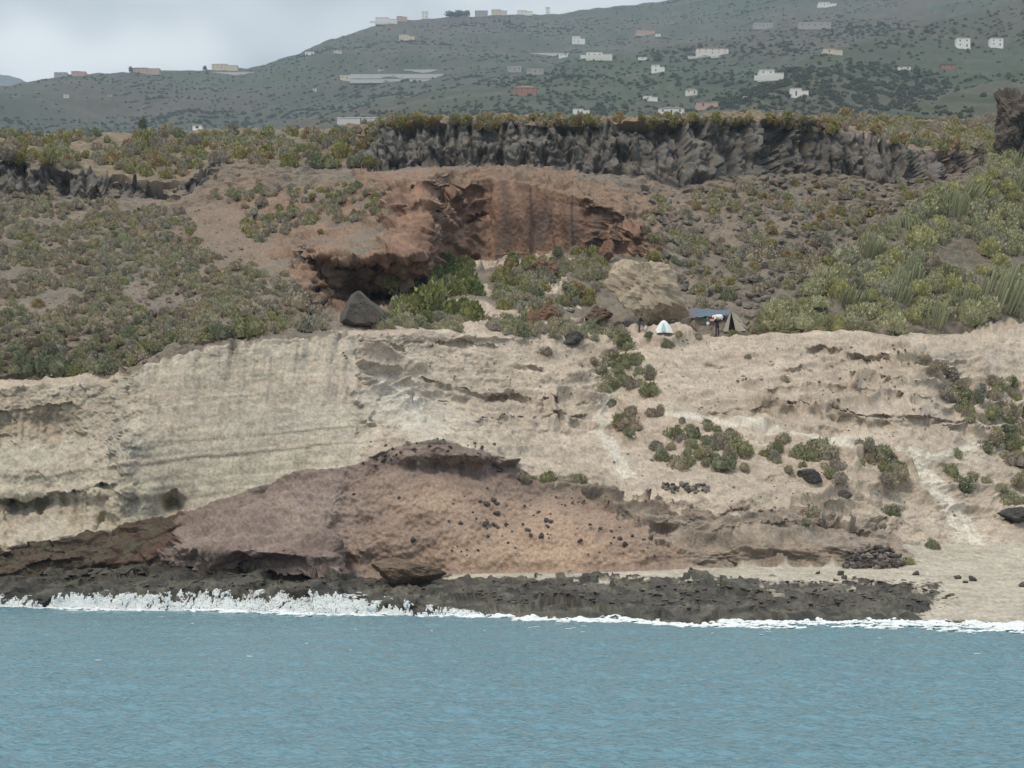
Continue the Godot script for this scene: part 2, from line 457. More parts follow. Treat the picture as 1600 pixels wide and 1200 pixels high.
func relief(k: int, p: Vector3, fw: float) -> float:
	var o := n_big.get_noise_3d(p.x * 0.09, p.y * 0.09, p.z * 0.09) * 0.5
	var fine := n_fine.get_noise_3d(p.x * 2.2, p.y * 2.4, p.z * 2.2) * fw
	match k:
		SHELF:
			o = o * 0.5 + n_ridge.get_noise_3d(p.x * 0.22, p.y * 0.5, p.z * 0.12) * 0.22 + block(p.x * 0.32, p.y * 0.4, p.z * 0.16) * 0.3 + block(p.x * 0.8 + 9.0, p.y * 0.8, p.z * 0.4) * 0.16 + n_mid.get_noise_3d(p.x * 0.6, p.y * 1.4, p.z * 0.3) * 0.16 + cell(p.x * 0.7, p.y, p.z * 0.4) * 0.12 + n_fine.get_noise_3d(p.x * 1.7, p.y * 2.0, p.z * 0.8) * 0.11
		SAND:
			o = o * 0.25 + fine * 0.03
		DARKROCK, MAUVE, ORANGE:
			o = o * 1.3 + n_big.get_noise_3d(p.x * 0.2, p.y * 0.3 + 9.0, p.z * 0.2) * (1.3 if k == MAUVE else 0.5) + n_mid.get_noise_3d(p.x * 0.6, p.y * 0.8, p.z * 0.6) * 0.2 + fine * 0.14 + cell(p.x * 1.1, p.y * 1.3, p.z * 1.1) * 0.05 * fw
			if k == DARKROCK:
				o += block(p.x * 0.5, p.y * 1.2, p.z * 0.5) * 0.3 * fw
		GREYROCK:
			o = o * 0.8 + n_mid.get_noise_3d(p.x * 0.3, p.y * 1.6 + p.x * 0.25, p.z * 0.3) * 0.4 + n_fine.get_noise_3d(p.x * 1.0, p.y * 5.0, p.z) * 0.12 + ledge(p, 0.8, 1.0) + block(p.x * 0.5, p.y * 2.2 + p.x * 0.4, p.z * 0.5) * 0.2 * fw
		CLIFF:
			var up := clampf((p.y - 12.0) * 0.25, 0.0, 1.0)
			o = o * 0.6 + n_mid.get_noise_3d(p.x * 0.8, p.y * 0.07, p.z * 0.3) * 0.26 * up + n_mid.get_noise_3d(p.x * 0.04, p.y * 1.1 - p.x * 0.1, 3.0) * 0.09 + n_fine.get_noise_3d(p.x * 1.6, p.y * 0.9, p.z) * 0.05 + n_fine.get_noise_3d(p.x * 1.4, p.y * 0.06, 4.0) * 0.13 * up
			o -= pow(clampf(n_ridge.get_noise_3d(p.x * 0.22, p.y * 0.035, 2.0), 0.0, 1.0), 3.0) * 0.55 * up
			var bed := n_block.get_noise_2d(1.0, p.y * 0.9 - p.x * 0.085 + n_mid.get_noise_2d(p.x * 0.1, 8.0) * 0.25)
			o += bed * 0.04
			var rug := clampf((-26.0 - p.x) * 0.4, 0.0, 1.0) + clampf((p.y - 17.0) * 0.25, 0.0, 0.35)
			o += (cell(p.x * 0.45, p.y * 0.6, p.z * 0.45) * 0.35 * fw + block(p.x * 0.7, p.y * 1.1, p.z * 0.7) * 0.16 * fw + fine * 0.12) * rug
		TANSLOPE:
			o = o * 0.7 + ledge(p, 0.42, 1.15) + ledge(p + Vector3(31, 3.3, 7), 0.95, 0.45) + n_mid.get_noise_3d(p.x * 0.25, p.y * 0.5, p.z * 0.25) * 0.35 + (block(p.x * 0.8, p.y * 2.6, p.z * 0.8) * 0.14 + cell(p.x * 0.9, p.y * 1.4, p.z * 0.9) * 0.16) * fw * clampf(0.4 + n_big.get_noise_3d(p.x * 0.1, p.y * 0.15, p.z * 0.1) * 2.0, 0.1, 1.0) + fine * 0.13
		SCRUB, SPUR:
			o = o * 1.6 + block(p.x * 0.9, p.y * 1.2, p.z * 0.9) * 0.28 * fw + cell(p.x * 0.7, p.y * 0.7, p.z * 0.7) * 0.4 * fw + n_mid.get_noise_3d(p.x * 0.5, p.y * 0.5, p.z * 0.5) * 0.35
		RED:
			o = o * 1.2 + ledge(p, 0.6, 0.8) + n_mid.get_noise_3d(p.x * 0.5, p.y * 0.9, p.z * 0.5) * 0.4 + fine * 0.2 + block(p.x * 0.6, p.y * 1.8, p.z * 0.6) * 0.25 * fw
		REDWALL:
			var smooth_face := clampf((p.x + 4.0) * 0.5, 0.0, 1.0) * clampf((9.0 - p.x) * 0.5, 0.0, 1.0)
			var craggy := n_ridge.get_noise_3d(p.x * 0.22, p.y * 0.5 + p.x * 0.1, p.z * 0.2) * 0.55 + block(p.x * 0.3, p.y * 0.6 + p.x * 0.15, p.z * 0.1) * 0.6 * fw + cell(p.x * 0.4, p.y * 0.7, p.z * 0.1) * 0.5 * fw + ledge(p, 0.4, 0.8)
			var plain := n_mid.get_noise_3d(p.x * 0.4, p.y * 0.09, 0.0) * 0.45 + n_block.get_noise_2d(p.x * 0.22, p.y * 0.04) * 0.6 + fine * 0.12
			o = o * 1.0 + lerpf(craggy, plain, smooth_face)
		CAVE:
			o = o * 1.4 + n_ridge.get_noise_3d(p.x * 0.3, p.y * 0.6, p.z * 0.2) * 0.7 + block(p.x * 0.5, p.y * 0.35, p.z * 0.4) * 0.7 * fw + n_mid.get_noise_3d(p.x * 0.9, p.y * 0.3, p.z * 0.5) * 0.4
		BASALT:
			var crack := smoothstep(0.22, 0.0, n_cell.get_noise_3d(p.x * 0.42 + p.y * 0.03, p.y * 0.10, p.z * 0.04) + 1.0)
			var joint := smoothstep(0.2, 0.0, n_cell.get_noise_3d(p.x * 0.8, p.y * 0.45 + 4.0, p.z * 0.06) + 1.0)
			o = o * 2.2 + block(p.x * 0.42 + p.y * 0.03, p.y * 0.10, p.z * 0.04) * 1.3 + block(p.x * 0.8, p.y * 0.45 + 4.0, p.z * 0.06) * 0.6 - crack * 1.1 - joint * 0.5 + n_mid.get_noise_3d(p.x * 0.12, p.y * 0.2, p.z * 0.04) * 1.4 + fine * 0.15
		PLATEAU:
			o = o * 1.2 + block(p.x * 0.5, p.y * 1.2, p.z * 0.35) * 0.5 * fw + n_mid.get_noise_3d(p.x * 0.4, p.y * 0.8, p.z * 0.3) * 0.6
	return o

func ledge(p: Vector3, freq: float, amp: float) -> float:
	var s := p.y * freq + p.x * 0.035 * freq + 1.6 * n_mid.get_noise_2d(p.x * 0.06, p.z * 0.06) + 0.22 * n_mid.get_noise_2d(p.x * 0.35, p.y * 0.3)
	var fr := s - floorf(s)
	var mask := clampf(n_big.get_noise_3d(p.x * 0.055, p.y * 0.1 + 5.0, floorf(s) * 3.1) * 3.2 + 0.3, 0.0, 1.0)
	var prof := pow(fr / 0.82, 4.0) if fr < 0.82 else 1.0 - smoothstep(0.82, 1.0, fr)
	return (prof - 0.2) * amp * mask

func tone(k: int, p: Vector3, px: float, py: float) -> Color:
	var a: Vector3 = TONES[k][0]
	var b: Vector3 = TONES[k][1]
	var big := n_big.get_noise_3d(p.x * 0.12 + 40.0, p.y * 0.2, p.z * 0.12)
	var mid := n_mid.get_noise_3d(p.x * 0.7, p.y * 0.7 + 20.0, p.z * 0.7)
	var fine := n_fine.get_noise_3d(p.x * 3.0, p.y * 3.0, p.z * 3.0 + 7.0)
	var c := a.lerp(b, clampf(0.5 + big * 1.1 + mid * 0.5, 0.0, 1.0))
	var grain := 1.0 + fine * 0.3 + mid * 0.12 + 0.16 * n_block.get_noise_3d(p.x * 1.4, p.y * 2.4, p.z * 1.4)
	match k:
		CLIFF:
			var band := n_mid.get_noise_2d(p.y * 0.9 - p.x * 0.09 + big, 2.0)
			c = c.lerp(Vector3(.395, .315, .258), clampf(band * 1.4, 0.0, 0.5))
			var low := smoothstep(700.0, 728.0, py + (px - 300.0) * 0.12 + mid * 8.0)   # the buff bed under the grey one
			c = c.lerp(Vector3(.435, .382, .305), low * 0.7)
			if px < 130.0:
				c = c.lerp(Vector3(.36, .29, .21), clampf(big * 1.6 + 0.2, 0.0, 0.7))
			var spots := n_fine.get_noise_3d(p.x * 1.3, p.y * 0.35, 1.0)
			if spots > 0.34:
				c *= 0.86
		MAUVE, ORANGE:
			var warm := exp(-(pow((px - 830.0) / 230.0, 2) + pow((py - 850.0) / 70.0, 2))) + 0.6 * exp(-(pow((px - 690.0) / 70.0, 2) + pow((py - 780.0) / 28.0, 2)))
			c = Vector3(.212, .158, .136).lerp(Vector3(.40, .285, .208), clampf(warm + mid * 0.25 + big * 0.25, 0.0, 1.0)) * (0.92 + 0.16 * (big + 0.5))
			if k == MAUVE:
				c = c.lerp(Vector3(.33, .285, .26), clampf(n_fine.get_noise_3d(p.x * 4.5, p.y * 4.5, p.z * 4.5) * 1.2 + big * 0.8 - 0.15, 0.0, 0.5))
			grain = 1.0 + fine * 0.3
			if n_cell.get_noise_3d(p.x * 1.7, p.y * 1.7, p.z * 1.7) > 0.02 + 0.0 and fine > 0.38:
				c *= 0.45
		GREYROCK:
			var st := n_mid.get_noise_2d(p.y * 1.5 + p.x * 0.25, p.x * 0.05)
			c = c.lerp(Vector3(.30, .225, .175), clampf(st * 1.8, 0.0, 0.7))
		DARKROCK:
			c = c.lerp(Vector3(.125, .066, .045), clampf((px - 130.0) / 120.0, 0.0, 1.0) * clampf(0.6 + big, 0.0, 1.0))
			c = c.lerp(Vector3(.08, .085, .05), clampf(mid * 1.5, 0.0, 0.6))
			grain = 1.0 + fine * 0.4
		SHELF:
			c = c.lerp(Vector3(.095, .10, .06), clampf(mid * 1.6 - 0.1, 0.0, 0.6))
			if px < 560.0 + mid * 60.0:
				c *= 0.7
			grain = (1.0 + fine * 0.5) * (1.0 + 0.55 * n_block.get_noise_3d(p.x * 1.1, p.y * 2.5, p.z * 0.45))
		TANSLOPE:
			var trail := 0.0
			if px > 1040.0 and px < 1452.0:
				trail = 1.0 - absf(py - (646.0 + (px - 1050.0) * 0.165) + mid * 4.0) / 6.5
			if px > 1400.0 and py > 705.0 and py < 850.0:
				trail = maxf(trail, 1.0 - absf(px - (1432.0 + (py - 710.0) * 0.62) + mid * 10.0) / (14.0 + (py - 705.0) * 0.1))
			if px > 1440.0 and px < 1560.0:
				trail = maxf(trail, 1.0 - absf(py - (722.0 - (px - 1440.0) * 0.32)) / 6.0)
			if py > 560.0 and py < 745.0:
				trail = maxf(trail, 1.0 - (absf(px - (930.0 + (py - 560.0) * 0.24 + sin(py * 0.035) * 14.0) + mid * 16.0) / 15.0) - absf(mid) * 0.4)
			c = c.lerp(Vector3(.58, .525, .45), clampf(trail * 2.4, 0.0, 0.95))
			if fine > 0.30 and big > -0.2:
				c *= 0.75
			var white := exp(-pow((px - 630.0) / 75.0, 2) - pow((py - 640.0 - (px - 630.0) * 0.35) / 42.0, 2))
			c = c.lerp(Vector3(.50, .465, .405), clampf(white * 1.3 + mid * 0.5 - 0.15, 0.0, 0.9))
		REDWALL:
			var streak := n_mid.get_noise_2d(p.x * 0.5, p.y * 0.08)
			if px > 760:
				c = c.lerp(Vector3(.12, .092, .078), clampf(streak * 2.0, 0.0, 0.6))
				c = c.lerp(Vector3(.33, .215, .16), clampf(-streak * 1.6 - 0.2, 0.0, 0.6))
			else:
				c = c.lerp(Vector3(.28, .165, .11), clampf(big * 2.0, 0.0, 0.6))
		RED:
			c = c.lerp(Vector3(.27, .165, .108), clampf(big * 1.8, 0.0, 0.6))
		CAVE:
			var bed := n_mid.get_noise_2d(p.y * 0.5, p.x * 0.08)
			c = c.lerp(Vector3(.26, .165, .108), clampf(bed * 2.0 + (0.35 if py < 452.0 and px > 530.0 else -0.4), 0.0, 0.85))
		BASALT:
			var lich := n_mid.get_noise_2d(p.x * 0.7, p.y * 0.2)
			c = c.lerp(Vector3(.17, .158, .142), clampf(lich * 1.4, 0.0, 0.6))
			if px > 1480.0 or mid > 0.35:
				c = c.lerp(Vector3(.22, .15, .115), 0.5)
			grain = 1.0 + fine * 0.3
		SCRUB:
			c = c.lerp(Vector3(.225, .16, .118), clampf(exp(-pow((px - 380.0) / 110.0, 2) - pow((py - 340.0) / 70.0, 2)) + exp(-pow((px - 1090.0) / 90.0, 2) - pow((py - 330.0) / 50.0, 2)) * 0.6 + big * 0.4, 0.0, 0.75))
			grain = 1.0 + fine * 0.35
	c *= grain * 1.12
	return Color(c.x, c.y, c.z)

func build_terrain() -> void:
	var rows := terrain_rows()
	grid_cols = int((1750.0 - grid_x0) / STEP) + 1
	var spans := []
	var total := 1
	for i in rows.size() - 1:
		var most := 0.0
		var far := 0.0
		for c in range(0, grid_cols, 8):
			var px := grid_x0 + c * STEP
			most = maxf(most, absf(curve_at(rows[i + 1], px, 1) - curve_at(rows[i], px, 1)))
			if px < 1300.0:
				far = maxf(far, absf(curve_at(rows[i + 1], px, 2) - curve_at(rows[i], px, 2)))
		var n := clampi(int(maxf(most / STEP, far / 0.5)), 6, 130)
		if i >= rows.size() - 3:
			n = 10
		if i == 0:
			n = 6
		spans.append(n)
		total += n
	grid_rows = total
	var count := grid_cols * grid_rows
	var base := PackedVector3Array()
	base.resize(count)
	var pys := PackedFloat32Array()
	pys.resize(count)
	var span_of := PackedInt32Array()
	span_of.resize(total)
	var r := 0
	for i in spans.size():
		for s in spans[i]:
			span_of[r] = i
			r += 1
	span_of[total - 1] = spans.size() - 1
	var ds := PackedFloat32Array()
	ds.resize(total)
	var ys := PackedFloat32Array()
	ys.resize(total)
	for c in grid_cols:
		var px := grid_x0 + c * STEP
		r = 0
		var ya := curve_at(rows[0], px, 1)
		var da := curve_at(rows[0], px, 2)
		for i in spans.size():
			var yb := curve_at(rows[i + 1], px, 1)
			var db := curve_at(rows[i + 1], px, 2)
			var n: int = spans[i]
			for s in n:
				var t: float = float(s) / n
				ys[r] = lerpf(ya, yb, t)
				ds[r] = lerpf(da, db, t)
				r += 1
			ya = yb
			da = db
		ys[r] = ya
		ds[r] = da
		var near := []
		for dn in DENTS:
			if absf(px - dn[0]) < dn[2] * 2.0:
				near.append(dn)
		var lips := []
		for lp in LIPS:
			var pts: Array = lp[0]
			var xa: float = pts[0][0]
			var xb: float = pts[-1][0]
			if px <= xa or px >= xb:
				continue
			var wob: float = n_mid.get_noise_2d(px * 0.03, lp[1] + pts[0][1]) * 7.0 + n_fine.get_noise_2d(px * 0.1, pts[0][1]) * 1.6
			var ends := smoothstep(0.0, 26.0, minf(px - xa, xb - px)) * clampf(0.75 + 1.3 * n_mid.get_noise_2d(px * 0.02, pts[0][1] + 90.0), 0.15, 1.2)
			lips.append([curve_at(pts, px, 1) + wob, lp[1], lp[2] * ends, lp[2] >= 1.8])
		for q in total:
			var d := ds[q]
			var y := ys[q]
			if q > 3 and q < total - 24:   # round the creases a little
				d = (ds[q - 3] + ds[q - 2] + ds[q - 1] + d * 2.0 + ds[q + 1] + ds[q + 2] + ds[q + 3]) / 8.0
			for dn in near:
				var u: float = (px - dn[0]) / dn[2]
				var v: float = (y - dn[1]) / dn[3]
				var e := u * u + v * v
				if e < 4.0:
					d += dn[4] * exp(-e * 1.3)
			for lp in lips:
				var h: float = lp[1]
				var u: float = (y - lp[0]) / h
				if u > -0.6 and u < 1.0:
					if u < 0.0:
						d -= lp[2] * 0.22 * (1.0 + u / 0.6)
					elif lp[3]:
						d += lp[2] * pow(1.0 - u, 1.3)
					elif u < 0.55:
						d += lp[2] * (0.28 + 0.72 * u / 0.55)
					else:
						d += lp[2] * smoothstep(1.0, 0.55, u)
			base[q * grid_cols + c] = at(px, y, d)
			pys[q * grid_cols + c] = y
	span_rows = span_of
	# displace along the base normal, colour, split by kind
	base_p = base
	base_py = pys
	done_p.resize(total)
	done_c.resize(total)
	done_k.resize(total)
	grid_rows = total
	for q in total:
		shape_row(q)
	var cols := PackedColorArray()
	var kinds := PackedByteArray()
	for q in total:
		grid_p.append_array(done_p[q])
		cols.append_array(done_c[q])
		kinds.append_array(done_k[q])
	grid_py.resize(count)
	for i in count:
		grid_py[i] = row_of(grid_p[i])
	emit_grid(grid_p, cols, kinds, grid_cols, total, 15)

var base_p := PackedVector3Array()
var base_py := PackedFloat32Array()
var done_p := []
var done_c := []
var done_k := []

func shape_row(q: int) -> void:
	var total := grid_rows
	var span := span_rows[q]
	var out_p := PackedVector3Array()
	var out_c := PackedColorArray()
	var out_k := PackedByteArray()
	for c in grid_cols:
		var i := q * grid_cols + c
		var p := base_p[i]
		var px := grid_x0 + c * STEP
		var py := base_py[i]
		var jx := n_mid.get_noise_3d(p.x * 0.5, p.y * 0.5, p.z * 0.5) * 22.0
		var jy := n_mid.get_noise_3d(p.x * 0.5 + 50.0, p.y * 0.5, p.z * 0.5) * 14.0
		var bx := n_big.get_noise_3d(p.x * 0.2, p.y * 0.2 + 70.0, p.z * 0.2)
		var k := kind_at(px, py, span, jx, jy, bx)
		var cl := maxi(c - 3, 0)
		var cr := mini(c + 3, grid_cols - 1)
		var qu := mini(q + 3, total - 1)
		var qd := maxi(q - 3, 0)
		var rise := base_p[qu * grid_cols + c] - base_p[qd * grid_cols + c]
		var nrm := (base_p[q * grid_cols + cr] - base_p[q * grid_cols + cl]).cross(rise).normalized()
		var gap := rise.length() / maxf(qu - qd, 1.0)
		var fine_w := clampf((0.5 - gap) / 0.3, 0.0, 1.0)
		var level := Vector3(nrm.x, 0.0, nrm.z)
		var steep := clampf(level.length() * 1.6 - 0.5, 0.0, 1.0)
		var dir := nrm.lerp(level.normalized(), steep * 0.75).normalized()
		var amp := 1.0
		if q < 14:
			amp = q / 14.0
		if span >= 14:
			amp = 0.4
		var moved := p + dir * relief(k, p, fine_w) * amp
		out_p.append(moved)
		out_k.append(k)
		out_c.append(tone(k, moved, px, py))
	done_p[q] = out_p
	done_c[q] = out_c
	done_k[q] = out_k

func emit_grid(p: PackedVector3Array, cols: PackedColorArray, kinds: PackedByteArray, nc: int, nr: int, n_kinds: int) -> void:
	var nrm := PackedVector3Array()
	nrm.resize(p.size())
	for q in nr:
		var qu := mini(q + 1, nr - 1) * nc
		var qd := maxi(q - 1, 0) * nc
		for c in nc:
			nrm[q * nc + c] = (p[q * nc + mini(c + 1, nc - 1)] - p[q * nc + maxi(c - 1, 0)]).cross(p[qu + c] - p[qd + c]).normalized()
	var lists := []
	for k in n_kinds:
		lists.append([])
	for q in nr - 1:
		for c in nc - 1:
			lists[kinds[q * nc + c]].append(q * nc + c)
	for k in n_kinds:
		if lists[k].is_empty():
			continue
		var remap := PackedInt32Array()
		remap.resize(p.size())
		remap.fill(-1)
		var vp := PackedVector3Array()
		var vn := PackedVector3Array()
		var vc := PackedColorArray()
		var idx := PackedInt32Array()
		for i in lists[k]:
			for j in [i, i + 1, i + nc, i + nc + 1]:
				if remap[j] < 0:
					remap[j] = vp.size()
					vp.append(p[j])
					vn.append(nrm[j])
					vc.append(cols[j])
			var m1 := remap[i + 1]
			var m2 := remap[i + nc]
			idx.append(remap[i])
			idx.append(m2)
			idx.append(m1)
			idx.append(m1)
			idx.append(m2)
			idx.append(remap[i + nc + 1])
		if idx.is_empty():
			continue
		var arr := []
		arr.resize(Mesh.ARRAY_MAX)
		arr[Mesh.ARRAY_VERTEX] = vp
		arr[Mesh.ARRAY_NORMAL] = vn
		arr[Mesh.ARRAY_COLOR] = vc
		arr[Mesh.ARRAY_INDEX] = idx
		var mesh := ArrayMesh.new()
		mesh.add_surface_from_arrays(Mesh.PRIMITIVE_TRIANGLES, arr)
		var o := piece(KIND_NAMES[k], mesh, rock_paint(0.7 if k == SHELF else 0.95, {CLIFF: 0.3, TANSLOPE: 0.6, SAND: 0.3, SHELF: 1.6}.get(k, 1.0)), self)
		o.set_meta("kind", "structure")
		kind_nodes[k] = o

# the spur that comes down in front of the gully
var spur_p := PackedVector3Array()
var spur_py := PackedFloat32Array()
var spur_cols := 0
var spur_rows := 0
const SPUR_X0 := 1110.0

func build_spur() -> void:
	var foot := [[1100, 524, 166], [1180, 523, 166.5], [1300, 522, 167], [1400, 517, 168], [1500, 508, 173], [1600, 498, 178], [1800, 486, 184]]
	var ridge := [[1100, 521, 167], [1140, 508, 169], [1180, 490, 171], [1250, 448, 175], [1330, 398, 182], [1400, 350, 189], [1450, 314, 195], [1520, 276, 202], [1560, 242, 207], [1600, 225, 209], [1700, 170, 216], [1800, 120, 223]]
	var below := []
	for q in foot:
		var h: float = EYE + (HORIZON - q[1]) / FOCAL * q[2] - 2.0
		below.append([q[0], HORIZON - (h - EYE) / (q[2] - 1.0) * FOCAL, q[2] - 1.0])
	var back := []
	for q in ridge:
		var h: float = EYE + (HORIZON - q[1]) / FOCAL * q[2] - 8.0
		back.append([q[0], HORIZON - (h - EYE) / (q[2] + 14.0) * FOCAL, q[2] + 14.0])
	var rows := [below, foot, ridge, back]
	var spans := [5, 150, 16]
	spur_cols = int((1750.0 - SPUR_X0) / STEP) + 1
	spur_rows = 172
	var count := spur_cols * spur_rows
	spur_p.resize(count)
	spur_py.resize(count)
	var cols := PackedColorArray()
	cols.resize(count)
	var kinds := PackedByteArray()
	kinds.resize(count)
	kinds.fill(SPUR)
	for c in spur_cols:
		var px := SPUR_X0 + c * STEP
		var q := 0
		for i in 3:
			var n: int = spans[i] + (1 if i == 2 else 0)
			for s in n:
				var t: float = float(s) / spans[i]
				var y := lerpf(curve_at(rows[i], px, 1), curve_at(rows[i + 1], px, 1), t)
				var d := lerpf(curve_at(rows[i], px, 2), curve_at(rows[i + 1], px, 2), t)
				var p := at(px, y, d)
				p += Vector3(0.0, 0.75, 0.66) * relief(SPUR, p, 0.6)
				spur_p[q * spur_cols + c] = p
				spur_py[q * spur_cols + c] = row_of(p)
				cols[q * spur_cols + c] = tone(SPUR, p, px, y)
				q += 1
	emit_grid(spur_p, cols, kinds, spur_cols, spur_rows, 15)

var last_up := Vector3.UP
func slope_up(p: PackedVector3Array, nc: int, nr: int, q: int, c: int) -> void:
	var a := p[q * nc + mini(c + 6, nc - 1)] - p[q * nc + maxi(c - 6, 0)]
	var b := p[mini(q + 5, nr - 1) * nc + c] - p[maxi(q - 5, 0) * nc + c]
	last_up = a.cross(b).normalized()
	last_up = Vector3.UP.lerp(last_up, 0.7).normalized()

# the ground seen at a spot of the frame
func ground(px: float, py: float) -> Vector3:
	if px > SPUR_X0 + 4.0:
		var c := clampi(int((px - SPUR_X0) / STEP), 0, spur_cols - 1)
		for q in range(3, spur_rows):
			if spur_py[q * spur_cols + c] <= py:
				if spur_py[(q - 1) * spur_cols + c] > py:
					slope_up(spur_p, spur_cols, spur_rows, q, c)
					return spur_p[q * spur_cols + c]
				break
	var cc := clampi(int((px - grid_x0) / STEP), 0, grid_cols - 1)
	for q in range(4, grid_rows):
		if grid_py[q * grid_cols + cc] <= py:
			slope_up(grid_p, grid_cols, grid_rows, q, cc)
			return grid_p[q * grid_cols + cc]
	return grid_p[(grid_rows - 22) * grid_cols + cc]


# ------------------------------------------------------------------ far hills
var hill_sheets := []

func hill_sheet(called: String, crest: Array, foot: Array, rough: float, seed_at: float) -> void:
	var step := 4.0
	var x0: float = -240.0
	var nc := int((1840.0 - x0) / step) + 1
	var nr := 76
	var count := nc * nr
	var p := PackedVector3Array()
	p.resize(count)
	var pys := PackedFloat32Array()
	pys.resize(count)
	var cols := PackedColorArray()
	cols.resize(count)
	for c in nc:
		var px := x0 + c * step
		var ya := curve_at(foot, px, 1)
		var da := curve_at(foot, px, 2)
		var yb := curve_at(crest, px, 1)
		var db := curve_at(crest, px, 2)
		for q in nr:
			var i := q * nc + c
			var pt: Vector3
			if q < 66:
				var t := q / 65.0
				pt = at(px, lerpf(ya, yb, t), lerpf(da, db, t))
			else:
				var u := (q - 65) / 10.0
				pt = at(px, yb, db) + Vector3(0, -260.0 * u * u - 20.0 * u, -700.0 * u)
			var big := n_ridge.get_noise_3d(pt.x * 0.0011 + seed_at, 0.0, pt.z * 0.0006)
			var mid := n_mid.get_noise_3d(pt.x * 0.006, pt.y * 0.006, pt.z * 0.003 + seed_at)
			var near_crest := 1.0 - smoothstep(0.75, 1.0, q / 65.0) * 0.85
			pt.y += (big * 34.0 + mid * 14.0) * rough * near_crest + n_fine.get_noise_3d(pt.x * 0.03, pt.y * 0.03, pt.z * 0.02) * 2.5
			p[i] = pt
			pys[i] = row_of(pt)
			var a := n_big.get_noise_3d(pt.x * 0.0018, pt.y * 0.004, pt.z * 0.0012 + seed_at)
			var b := n_mid.get_noise_3d(pt.x * 0.012, pt.y * 0.025, pt.z * 0.006)
			var f := n_fine.get_noise_3d(pt.x * 0.05, pt.y * 0.08, pt.z * 0.03)
			var col := Vector3(.050, .062, .032).lerp(Vector3(.088, .076, .050), clampf(0.45 + a * 1.8 + b * 0.6, 0.0, 1.0))
			col = col.lerp(Vector3(.058, .082, .034), clampf(-a * 1.4 + b * 0.6, 0.0, 0.7))
			# old field terraces and paler fallow strips
			var strip := n_mid.get_noise_2d(pt.y * 0.05 + a * 3.0, pt.x * 0.0015 + seed_at)
			if strip > 0.28:
				col = col.lerp(Vector3(.12, .105, .075), 0.5)
			col *= 0.85 + f * 0.26
			cols[i] = Color(col.x, col.y, col.z)
	var arr := grid_arrays(p, cols, nc, nr)
	var mesh := ArrayMesh.new()
	mesh.add_surface_from_arrays(Mesh.PRIMITIVE_TRIANGLES, arr)
	piece(called, mesh, vertex_paint(1.0), self).set_meta("kind", "structure")
	hill_sheets.append({"p": p, "py": pys, "nc": nc, "x0": x0, "step": step})

func grid_arrays(p: PackedVector3Array, cols: PackedColorArray, nc: int, nr: int) -> Array:
	var nrm := PackedVector3Array()
	nrm.resize(p.size())
	var idx := PackedInt32Array()
	for q in nr:
		var qu := mini(q + 1, nr - 1) * nc
		var qd := maxi(q - 1, 0) * nc
		for c in nc:
			var i := q * nc + c
			nrm[i] = (p[q * nc + mini(c + 1, nc - 1)] - p[q * nc + maxi(c - 1, 0)]).cross(p[qu + c] - p[qd + c]).normalized()
			if q < nr - 1 and c < nc - 1:
				idx.append_array(PackedInt32Array([i, i + nc, i + 1, i + 1, i + nc, i + nc + 1]))
	var arr := []
	arr.resize(Mesh.ARRAY_MAX)
	arr[Mesh.ARRAY_VERTEX] = p
	arr[Mesh.ARRAY_NORMAL] = nrm
	if not cols.is_empty():
		arr[Mesh.ARRAY_COLOR] = cols
	arr[Mesh.ARRAY_INDEX] = idx
	return arr

func hill_ground(px: float, py: float) -> Vector3:
	for k in range(hill_sheets.size() - 1, -1, -1):
		var h: Dictionary = hill_sheets[k]
		var c := clampi(int((px - h.x0) / h.step), 0, h.nc - 1)
		var pys: PackedFloat32Array = h.py
		for q in range(1, 66):
			if pys[q * h.nc + c] <= py:
				if pys[(q - 1) * h.nc + c] > py:
					return h.p[q * h.nc + c]
				break
	# on the skyline
	var h0: Dictionary = hill_sheets[1]
	var cc := clampi(int((px - h0.x0) / h0.step), 0, h0.nc - 1)
	return h0.p[64 * h0.nc + cc]

